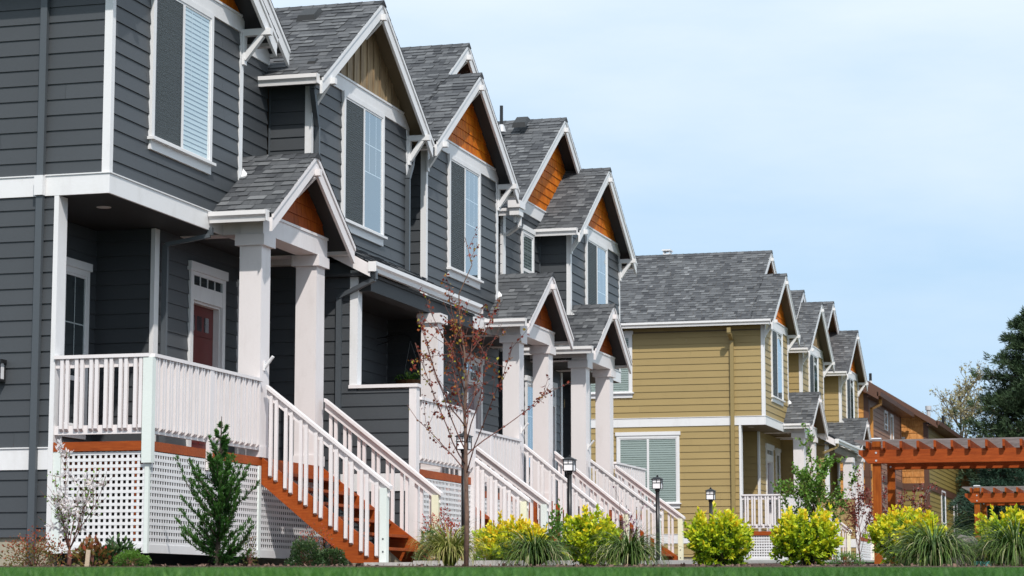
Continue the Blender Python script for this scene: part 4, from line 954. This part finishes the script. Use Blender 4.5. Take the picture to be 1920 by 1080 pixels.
# ------------------------------------------------------------------ plants
def unit(a): return a/np.maximum(np.linalg.norm(a, axis=1), 1e-6)[:, None]
def cards(P, D, L, Wd, fold=.0):
    """one diamond leaf per point: P base, D direction, L length, Wd half width"""
    S = unit(np.cross(D, RNG.normal(0, 1, P.shape))); L = np.asarray(L).reshape(-1, 1); Wd = np.asarray(Wd).reshape(-1, 1)
    U = np.cross(S, D)
    return np.stack([P, P+D*L*.5+S*Wd+U*Wd*.3, P+D*L-U*Wd*.2, P+D*L*.5-S*Wd+U*Wd*.3], 1).reshape(-1, 3)
def rdir(n, up=0.): 
    d = RNG.normal(0, 1, (n, 3)); d[:, 2] += up; return unit(d)
GS = 'round gold leaved shrubs in the front bed'
def gold_shrub(px, d, w, h, label, gold=.0, lift=.12):
    b = base(px, d); root = empty('gold_shrub', b, label, 'shrub', GS)
    n = int(430*w*h/.6); th = RNG.random(n)*2*np.pi; u = RNG.random(n)**.8
    ph = np.arccos(1-1.92*u)
    o = unit(np.stack([np.sin(ph)*np.cos(th), np.sin(ph)*np.sin(th), np.cos(ph)], 1))
    rad = RNG.uniform(.70, 1.0, n)+.10*np.sin(3*th+px)*np.sin(2*ph)+np.where(RNG.random(n) < .07, .18, 0)
    c0 = np.array(b)+[0, 0, lift+h*.44]
    C = c0 + o*rad[:, None]*np.array([w/2, w/2, h*.50])
    sd = unit(o*.8+np.array([0, 0, .75])+RNG.normal(0, .25, (n, 3))); sl_ = RNG.uniform(.07, .15, n)
    hf = np.clip((C[:, 2]-b.z-lift)/h, 0, 1)
    k = 14; t = np.tile(np.linspace(0, 1, k), n); idx = np.repeat(np.arange(n), k)
    P = C[idx]+sd[idx]*(sl_[idx]*t)[:, None]
    D = unit(sd[idx]*(.25+.9*t)[:, None]+rdir(n*k)*.85)
    T = np.clip(.18+.34*hf[idx]+.38*t+gold*.8+.16*(o[idx] @ np.array([.2, -.5, .3]))+RNG.normal(0, .10, n*k)+RNG.normal(0, .08, n)[idx], 0, 1)  # colour also carries a lit side: shoots facing the sun are yellower
    V = cards(P, D, RNG.uniform(.045, .075, n*k), RNG.uniform(.013, .021, n*k))
    m = int(2600*w*h/.6); Pi = c0+rdir(m)*(RNG.random(m)**.5)[:, None]*np.array([w/2, w/2, h*.5])*.85
    V2 = cards(Pi, rdir(m, .5), RNG.uniform(.035, .06, m), RNG.uniform(.010, .017, m)); T2 = RNG.uniform(.04, .40, m)
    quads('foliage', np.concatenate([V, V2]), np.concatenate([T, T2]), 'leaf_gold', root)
    mb = MB()
    for i in range(26):
        j = RNG.integers(n); e = Vector(C[j]); m_ = b.lerp(e, .5)+Vector((0, 0, .06)); mb.tube([b+Vector((RNG.normal(0, .02), RNG.normal(0, .02), -.05)), m_, e], [.010, .007, .003], 5)
    mb.build('stems', 'bark_dark', root)
    return root
gold_shrub(958, 30.5, .80, .52, 'lowest, most yellow gold shrub, beside the bare young tree', .20, .02)
gold_shrub(1110, 30.5, .60, .66, 'gold shrub hugging the foot of the lamp post in front of the long stair rails', -.02, .0)
gold_shrub(1349, 29.5, .68, .66, 'round gold shrub in front of the tan side wall, left of the tan porch lattice', .0, .0)
gold_shrub(1514, 29.5, .70, .64, 'gold shrub below the leafy green young tree, in front of the tan porch lattice', .06, .03)
gold_shrub(1702, 29.5, .80, .60, 'widest gold shrub, at the foot of the near pergola post', .10, .06)
gold_shrub(1895, 30.5, .66, .62, 'gold shrub under the far pergola at the right edge', .02, .06)

def sedge(px, d, w, h, label, matname='leaf_sedge', n=760, bias=0., stiff=0.):
    b = base(px, d); root = empty('ornamental_grass', b, label, 'grass', 'clumps of arching ornamental grass')
    th = RNG.random(n)*2*np.pi; el = np.radians(RNG.uniform(38+stiff, 86, n)); L = RNG.uniform(.55, 1.0, n)*h*1.75
    P = np.array(b)+np.stack([np.cos(th), np.sin(th), 0*th], 1)*RNG.uniform(0, .09*w, n)[:, None]
    dirh = np.stack([np.cos(th), np.sin(th), 0*th], 1); side = np.stack([-np.sin(th), np.cos(th), 0*th], 1)+RNG.normal(0, .25, (n, 3)); side = unit(side)
    sg = 7; pts = [P]; e = el.copy(); drop = RNG.uniform(.10, .30, n)*(1-.5*stiff/40)
    for i in range(sg):
        pts.append(pts[-1]+(dirh*np.cos(e)[:, None]*min(1.0, .55+w/h*.25)+np.array([0, 0, 1])*np.sin(e)[:, None])*(L/sg)[:, None]); e = e-drop*(1+.35*i)
    wd = RNG.uniform(.0042, .0085, n); V = []; T = []
    bt = np.clip(RNG.normal(.48+bias, .17, n)+np.where(RNG.random(n) < .14, .35, 0), 0, 1)
    for i in range(sg):
        w0 = wd*(1-(i/sg)**2*.85); w1 = wd*(1-((i+1)/sg)**2*.85)
        V.append(np.stack([pts[i]-side*w0[:, None], pts[i]+side*w0[:, None], pts[i+1]+side*w1[:, None], pts[i+1]-side*w1[:, None]], 1)); T.append(np.clip(bt-.30+.40*(i/sg)**1.3+.05, 0, 1))
    quads('blades', np.concatenate(V).reshape(-1, 3), np.concatenate(T), matname, root)
    return root
sedge(843, 25.5, .60, .40, 'pale yellow green grass clump around the trunk of the young tree', 'leaf_sedge_gold', 620, .12, 12)
sedge(1003, 27.5, .72, .42, 'dark grass clump beside the lowest yellow shrub')
sedge(1180, 27.5, .76, .43, 'grass clump in front of the stair rails right of the lamp post shrub')
sedge(1752, 26.0, .86, .48, 'biggest grass clump, in front of the boulder under the pergola', n=1050)
sedge(1906, 26.0, .80, .50, 'grass clump at the right edge, below the far pergola', n=950)

def mound(name, px, d, w, h, label, m, n=2600, leaf=.022, cat='shrub', group=None, tone0=.3, wr=.36, dz=0, flowers=None, open_=0.):
    b = base(px, d, dz); root = empty(name, b, label, cat, group)
    o = rdir(n, .35); o[:, 2] = np.abs(o[:, 2])
    lump = 1+.14*np.sin(o[:, 0]*7+px)*np.sin(o[:, 1]*6)+.1*np.sin(o[:, 2]*9+d)
    r = (RNG.uniform(.45+open_*-.3, 1, n)**.6)*lump
    P = np.array(b)+o*r[:, None]*np.array([w/2, w/2, h])
    D = unit(o+rdir(n)*.8+np.array([0, 0, .3]))
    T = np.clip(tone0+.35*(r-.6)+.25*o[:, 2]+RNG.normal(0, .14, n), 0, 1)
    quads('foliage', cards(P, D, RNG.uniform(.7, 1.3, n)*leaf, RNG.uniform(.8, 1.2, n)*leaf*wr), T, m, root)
    mb = MB()
    for i in range(14): j = RNG.integers(n); mb.tube([b+Vector((0, 0, -.04)), b.lerp(Vector(P[j]), .5)+Vector((0, 0, .03)), Vector(P[j])], [.007, .005, .002], 4)
    mb.build('stems', 'bark_twig', root)
    if flowers:
        fm, nf, fs = flowers; j = RNG.choice(n, nf, False); PF = np.repeat(np.array(b)+o[j]*(1.0*lump[j])[:, None]*np.array([w/2, w/2, h]), 9, 0)
        for q in range(nf):
            pf = PF[q*9:q*9+9]; quads('flower', cards(pf+RNG.normal(0, fs*.25, pf.shape), rdir(9, .6), RNG.uniform(.6, 1.2, 9)*fs, RNG.uniform(.25, .4, 9)*fs), RNG.random(9), fm, root)
    return root
mound('boxwood', 572, 26.3, .40, .30, 'larger dark green mounded shrub below the stair stringer', 'leaf_box', 3400, .020, tone0=.32)
mound('boxwood', 622, 26.6, .36, .20, 'low dark green shrub right of the larger mound, by the stair foot', 'leaf_box', 2400, .020, tone0=.28)
mound('rhododendron', 218, 23.2, .44, .24, 'dark leaved rhododendron with orange buds before the lattice', 'leaf_box', 420, .075, tone0=.3, wr=.2, flowers=('flower_orange', 20, .03))
mound('groundcover_shrub', 246, 22.6, .36, .16, 'fresh green fine leaved low shrub beside the rhododendron', 'leaf_green', 2600, .014, tone0=.15)
mound('photinia', 172, 23.0, .34, .26, 'shrub with red new leaves at the foot of the white magnolia', 'leaf_nandina', 320, .06, tone0=.38, wr=.26)
mound('azalea', 468, 26.6, .20, .36, 'thin open twiggy shrub with few leaves between juniper and stairs', 'leaf_nandina', 260, .022, tone0=.2, open_=1.)
mound('nandina', 590, 27.6, .50, .52, 'thin reddish shrub behind the dark mounded shrubs', 'leaf_nandina', 620, .024, tone0=.45, open_=1.)
mound('nandina', 66, 23.0, .72, .36, 'reddish airy shrub at the left edge before the grey wall', 'leaf_nandina', 1300, .024, tone0=.45, open_=1.)
mound('nandina', 826, 31.8, .62, .72, 'red leaved bushy shrub before the second porch lattice', 'leaf_nandina', 1700, .030, tone0=.62, open_=.6)
mound('flowering_shrub', 812, 30.6, .46, .44, 'dark leaved shrub with orange flower buds behind the pale grass', 'leaf_box', 420, .06, tone0=.4, wr=.24, flowers=('flower_orange', 16, .03))
mound('young_shrub', 912, 31.5, .34, .44, 'bright green shrub between the lamp post and the most yellow shrub', 'leaf_green', 700, .04, tone0=.45)
mound('climbing_shrub', 1044, 35.0, .36, .92, 'tall narrow dark green shrub left of the lamp post before the rails', 'leaf_green', 620, .055, tone0=.05, open_=.8)
mound('lavender', 1585, 33, .5, .18, 'low grey green shrub under the red twigs', 'leaf_juniper', 900, .04, tone0=.6, wr=.1)
mound('low_shrub', 1700, 45, .7, .3, 'dark low shrub behind the widest gold shrub', 'leaf_box', 900, .04)

# juniper
def juniper(px, d, h, label):
    b = base(px, d); root = empty('juniper', b, label, 'shrub'); mb = MB(); Ps = []; Ds = []; Ts = []
    top = b+Vector((.02, 0, h)); mb.tube([b, b+Vector((0, .02, h*.5)), top], [.03, .018, .004], 6)
    nb = 118
    for i in range(nb):
        t = (i/nb)**1.1; th = RNG.random()*6.283
        if (t > .60 and i % 2) or (t > .82 and i % 4): continue
        ln = h*(.30*min(1., (1-t)/.62)**1.15+.035)*RNG.uniform(.5, 1.2)*(1.5 if RNG.random() < .10 and t < .75 else 1)
        if t < .12: ln *= .85
        p = b.lerp(top, t*.93); el = math.radians(20+34*t+RNG.normal(0, 10)); ctl = [p]; k = 7
        for j in range(k):
            dv = Vector((math.cos(th)*math.cos(el), math.sin(th)*math.cos(el), math.sin(el))); ctl.append(ctl[-1]+dv*ln/k); el = min(1.40, el+.085); th += RNG.normal(0, .07)
        mb.tube(ctl, [.007*(1-j/(k+1))+.0015 for j in range(k+1)], 4)
        for j in range(1, k+1):
            f = j/k
            for _ in range(4 if t < .55 else 3):
                dv = Vector(ctl[j]-ctl[j-1]).normalized(); q = np.array(ctl[j-1].lerp(ctl[j], RNG.random())); sdir = np.array(dv)+RNG.normal(0, .34, 3)+[0, 0, .22]; sdir /= np.linalg.norm(sdir); sl_ = RNG.uniform(.05, .11)*(1-.35*f)*(1-.68*t)
                m_ = 14; tt = RNG.random(m_)
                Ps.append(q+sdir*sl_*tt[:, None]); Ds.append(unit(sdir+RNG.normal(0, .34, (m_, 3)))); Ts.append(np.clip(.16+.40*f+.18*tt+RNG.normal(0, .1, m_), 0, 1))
    P = np.concatenate(Ps); n = len(P)
    quads('foliage', cards(P, np.concatenate(Ds), RNG.uniform(.028, .056, n), RNG.uniform(.0030, .0055, n)), np.concatenate(Ts), 'leaf_juniper', root)
    mb.build('branches', 'bark_dark', root)
juniper(408, 26.6, 1.68, 'green spiky juniper standing before the porch lattice')

# twiggy trees: trunk, limbs, twigs, leaves
def tree(name, b, label, h, fork, nl, spread, barkm, leafmat, leaf, nleaf, trunk_r=.028, el=(35, 72), twigs=7, lean=(0, 0), wr=.34, cat='tree', group=None, leader=True, limb_top=.55, tone=(.5, .2), droop=0., cl=1, llen=(.55, 1.0), trunk_mat=None, sub=1, bare_in=.25):
    root = empty(name, b, label, cat, group); mb = MB(); mt = MB(); Ps = []; Ds = []; Ts = []
    top = b+Vector((lean[0], lean[1], h)); fk = b+Vector((lean[0]*.3, lean[1]*.3, fork))
    ax = [b+Vector((0, 0, -.08)), b.lerp(fk, .5)+Vector((.01, 0, 0)), fk]
    kx = 8
    for i in range(1, kx+1):
        ax.append(fk.lerp(top, i/kx)+Vector((RNG.normal(0, .012*h), RNG.normal(0, .012*h), 0))*(1 if i < kx else 0))
    na = len(ax)
    mt.tube(ax if leader else ax[:3], [trunk_r*(1-.1*i) if i < 3 else trunk_r*.66*max(0, 1-(i-2)/(na-2))**1.5+.0025 for i in range(na)][:na if leader else 3], 8, .5)
    limbs = []
    if leader: limbs.append((ax[2:], .5))
    for i in range(nl):
        t = i/max(1, nl-1); z = fork*.92+(h-fork)*limb_top*t**1.2*RNG.uniform(.8, 1.1); p = b.lerp(top, z/h) if leader else fk+Vector((0, 0, 0))
        th = i*2.4+RNG.normal(0, .35); e = math.radians(RNG.uniform(*el)); ln = spread*(1-.55*t)*RNG.uniform(.75, 1.15); ctl = [p]; k = 9
        for j in range(k):
            ctl.append(ctl[-1]+Vector((math.cos(th)*math.cos(e), math.sin(th)*math.cos(e), math.sin(e)))*ln/k); e += RNG.normal(.03-droop, .07); th += RNG.normal(0, .09)
        mb.tube(ctl, [trunk_r*.22*(1-j/(k+1))+.0016 for j in range(k+1)], 5); limbs.append((ctl, 1.))
    allt = []
    for ctl, wgt in limbs:
        for _ in range(twigs):
            f = RNG.uniform(bare_in, 1); j = min(len(ctl)-2, int(f*(len(ctl)-1))); p = ctl[j].lerp(ctl[j+1], RNG.random()); dv = (ctl[j+1]-ctl[j]).normalized()
            q = (dv*.9+Vector(RNG.normal(0, .55, 3))+Vector((0, 0, .15-droop))).normalized(); ln = spread*RNG.uniform(.14, .40)*(1.15-f*.5); tw = [p]
            for s in range(4): tw.append(tw[-1]+q*ln/4); q = (q+Vector(RNG.normal(0, .16, 3))+Vector((0, 0, .06-droop*.6))).normalized()
            mb.tube(tw, [.0028*trunk_r/.028*(1-s/5)+.0009 for s in range(5)], 4); allt.append(tw)
            for _s in range(sub):
                if sub > 1:
                    j2 = RNG.integers(1, 4); q2 = Vector(RNG.normal(0, .7, 3))+(tw[j2+1]-tw[j2]).normalized(); q2.normalize(); tw2 = [tw[j2], tw[j2]+q2*ln*.25, tw[j2]+q2*ln*.45+Vector((0, 0, ln*.04))]
                    mb.tube(tw2, [.0025*trunk_r/.028, .002, .001], 3); allt.append(tw2)
        allt.append(ctl[int(len(ctl)*bare_in)+1:])
    cnt = 0
    while cnt < nleaf:
        tw = allt[RNG.integers(len(allt))]
        if len(tw) < 2: continue
        j = RNG.integers(len(tw)-1); p = np.array(tw[j].lerp(tw[j+1], RNG.random()))
        for _ in range(cl): Ps.append(p+RNG.normal(0, leaf*.35, 3)); Ds.append(RNG.normal(0, 1, 3)+[0, 0, -.25]); Ts.append(RNG.normal(*tone)); cnt += 1
    if nleaf:
        n = len(Ps); quads('leaves', cards(np.array(Ps), unit(np.array(Ds)), RNG.uniform(.6, 1.25, n)*leaf, RNG.uniform(.8, 1.2, n)*leaf*wr), np.clip(Ts, 0, 1), leafmat, root)
    mt.build('trunk', trunk_mat or barkm, root, True); mb.build('branches', barkm, root, True)
    return root
tree('young_tree', base(874, 22.2), 'bare young tree with red brown buds in front of the middle porches', 3.12, .92, 16, 1.42, 'bark_twig', 'leaf_bud', .033, 1050, .025, (33, 66), 5, (-.02, 0), .42, trunk_mat='bark_young', tone=(.42, .3))
tree('magnolia', base(128, 23.6), 'white flowering magnolia shrub at the left, before the lattice', 1.36, .16, 11, 1.05, 'bark_twig', 'leaf_green', .034, 420, .024, (46, 80), 8, (.02, 0), .3, cat='shrub', leader=False, tone=(.6, .2))
root = bpy.data.objects['magnolia']
b = base(128, 23.6); nf = 44; PF = np.array([np.array(b)+[RNG.normal(.0, .24), RNG.normal(0, .22), RNG.uniform(.45, 1.35)] for _ in range(nf)])
tw = [c for c in root.children if c.name.startswith('branches')][0].data; co = np.array([v.co for v in tw.vertices])+np.array(root.location)
for i in range(nf): c = co[RNG.integers(len(co))]; PF[i] = c if c[2]-b.z > .32 else co[np.argmax(co[:, 2]-RNG.random(len(co))*.6)]
for q in PF:
    P9 = np.tile(q, (15, 1)); quads('flower', cards(P9+RNG.normal(0, .012, P9.shape), rdir(15, .25), RNG.uniform(.042, .072, 15), RNG.uniform(.008, .014, 15)), np.clip(RNG.normal(.65, .25, 15), 0, 1), 'petal_white', root)
tree('plum_magnolia', base(1172, 38.5), 'small plum flowered magnolia between the white stair rails', 1.25, .12, 9, 1.0, 'bark_dark', 'petal_plum', .055, 90, .016, (50, 82), 5, (0, 0), .3, cat='shrub', leader=False, tone=(.5, .3))
tree('green_tree', base(1528, 43), 'young tree with fresh green leaves before the tan porch', 2.36, .2, 17, 1.45, 'bark_twig', 'leaf_green', .055, 4000, .026, (34, 74), 8, (-.05, 0), .42, tone=(.58, .22), cl=2)
tree('red_tree', base(1612, 45), 'red leaved twiggy shrub between the green tree and the pergola post', 1.75, .15, 12, 1.15, 'bark_twig', 'leaf_red', .046, 1000, .018, (40, 78), 7, (0, 0), .36, cat='shrub', tone=(.4, .25))
tree('maple', base(1716, 62), 'red leaved maple with pale trunks behind the pergola post', 3.1, .25, 14, 1.9, 'bark_pale', 'leaf_red', .066, 2200, .05, (45, 76), 8, (.0, 0), .40, leader=False, tone=(.35, .25), cl=2)
tree('maple', base(1657, 63), 'narrow red leaved maple seen between the two posts of the near pergola', 2.4, .25, 10, 1.0, 'bark_pale', 'leaf_red', .055, 900, .04, (62, 84), 7, (.0, 0), .40, leader=True, tone=(.35, .25), cl=2)
b = at(1814, 1050, 158); b.z = float(ground(b.x, b.y))
tree('budding_tree', b, 'tall budding tree with pale yellow catkins beyond the roofs', 12.6, 2.4, 30, 5.6, 'bark_mossy', 'leaf_catkin', .17, 6500, .30, (22, 66), 14, (-.3, 0), .30, tone=(.4, .3), cl=2, sub=2, bare_in=.25, limb_top=.88)

def conifer(name, b, label, h, r0, zlow, nb, matn, bend, tuft, pine=True, topcut=1.0, trunk_r=.22):
    root = empty(name, b, label, 'tree'); mb = MB(); Ps = []; Ds = []; Ts = []
    mt = MB(); mt.tube([b+Vector((0, 0, -.2)), b+Vector((.05, 0, h*.5)), b+Vector((0, 0, h))], [trunk_r, trunk_r*.6, .03], 9); mt.build('trunk', 'bark_dark', root, True)
    for i in range(nb):
        t = i/nb; z = zlow+(h-zlow)*t; th = i*2.39996+RNG.normal(0, .3)
        ln = r0*((1-t)**.62 if pine else (1-t)**.9)*RNG.uniform(.72, 1.12)+.25; el = RNG.normal(.12 if pine else -.05, .13); ctl = [b+Vector((0, 0, z))]; k = 7
        for j in range(k):
            ctl.append(ctl[-1]+Vector((math.cos(th)*math.cos(el), math.sin(th)*math.cos(el), math.sin(el)))*ln/k); el += bend*RNG.uniform(.5, 1.4); th += RNG.normal(0, .1)
        mb.tube(ctl, [.05*(1-j/(k+1))+.008 for j in range(k+1)], 4)
        nt = int(10+ln*12)
        for _ in range(nt):
            f = RNG.uniform(.22, 1)**.7; j = min(k-1, int(f*k)); p = ctl[j].lerp(ctl[j+1], RNG.random())
            off = Vector((RNG.normal(0, 1), RNG.normal(0, 1), RNG.normal(.12, .35)))*ln*.15*(.4+f); q = np.array(p+off); dv = np.array((ctl[j+1]-ctl[j]).normalized())+np.array(off.normalized())*.7+[0, 0, .35]
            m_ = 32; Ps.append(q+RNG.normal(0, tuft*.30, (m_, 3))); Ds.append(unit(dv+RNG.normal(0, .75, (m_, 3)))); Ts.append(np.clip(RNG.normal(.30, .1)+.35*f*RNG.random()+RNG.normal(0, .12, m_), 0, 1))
            if RNG.random() < .25: mb.tube([p, Vector(q)], [.012, .006], 3)
    P = np.concatenate(Ps); n = len(P)
    quads('needles', cards(P, np.concatenate(Ds), RNG.uniform(.6, 1.3, n)*tuft, RNG.uniform(.055, .10, n)*tuft), np.concatenate(Ts), matn, root); mb.build('branches', 'bark_dark', root)
b = at(1948, 1050, 108); b.z = float(ground(b.x, b.y))
conifer('pine_tree', b, 'large dark pine with tufted branches at the right edge', 11.45, 3.45, 1.0, 92, 'leaf_pine', .05, .26)
b = at(1880, 1050, 84); b.z = float(ground(b.x, b.y))
conifer('spruce_tree', b, 'low bluish spruce beneath the pergola at the right', 4.0, 2.2, .25, 52, 'leaf_spruce', -.02, .17, False, trunk_r=.09)
b = at(1990, 1050, 92); b.z = float(ground(b.x, b.y))
conifer('spruce_tree', b, 'taller bluish spruce partly outside the right edge', 5.2, 2.6, .3, 60, 'leaf_spruce', -.02, .2, False, trunk_r=.1)
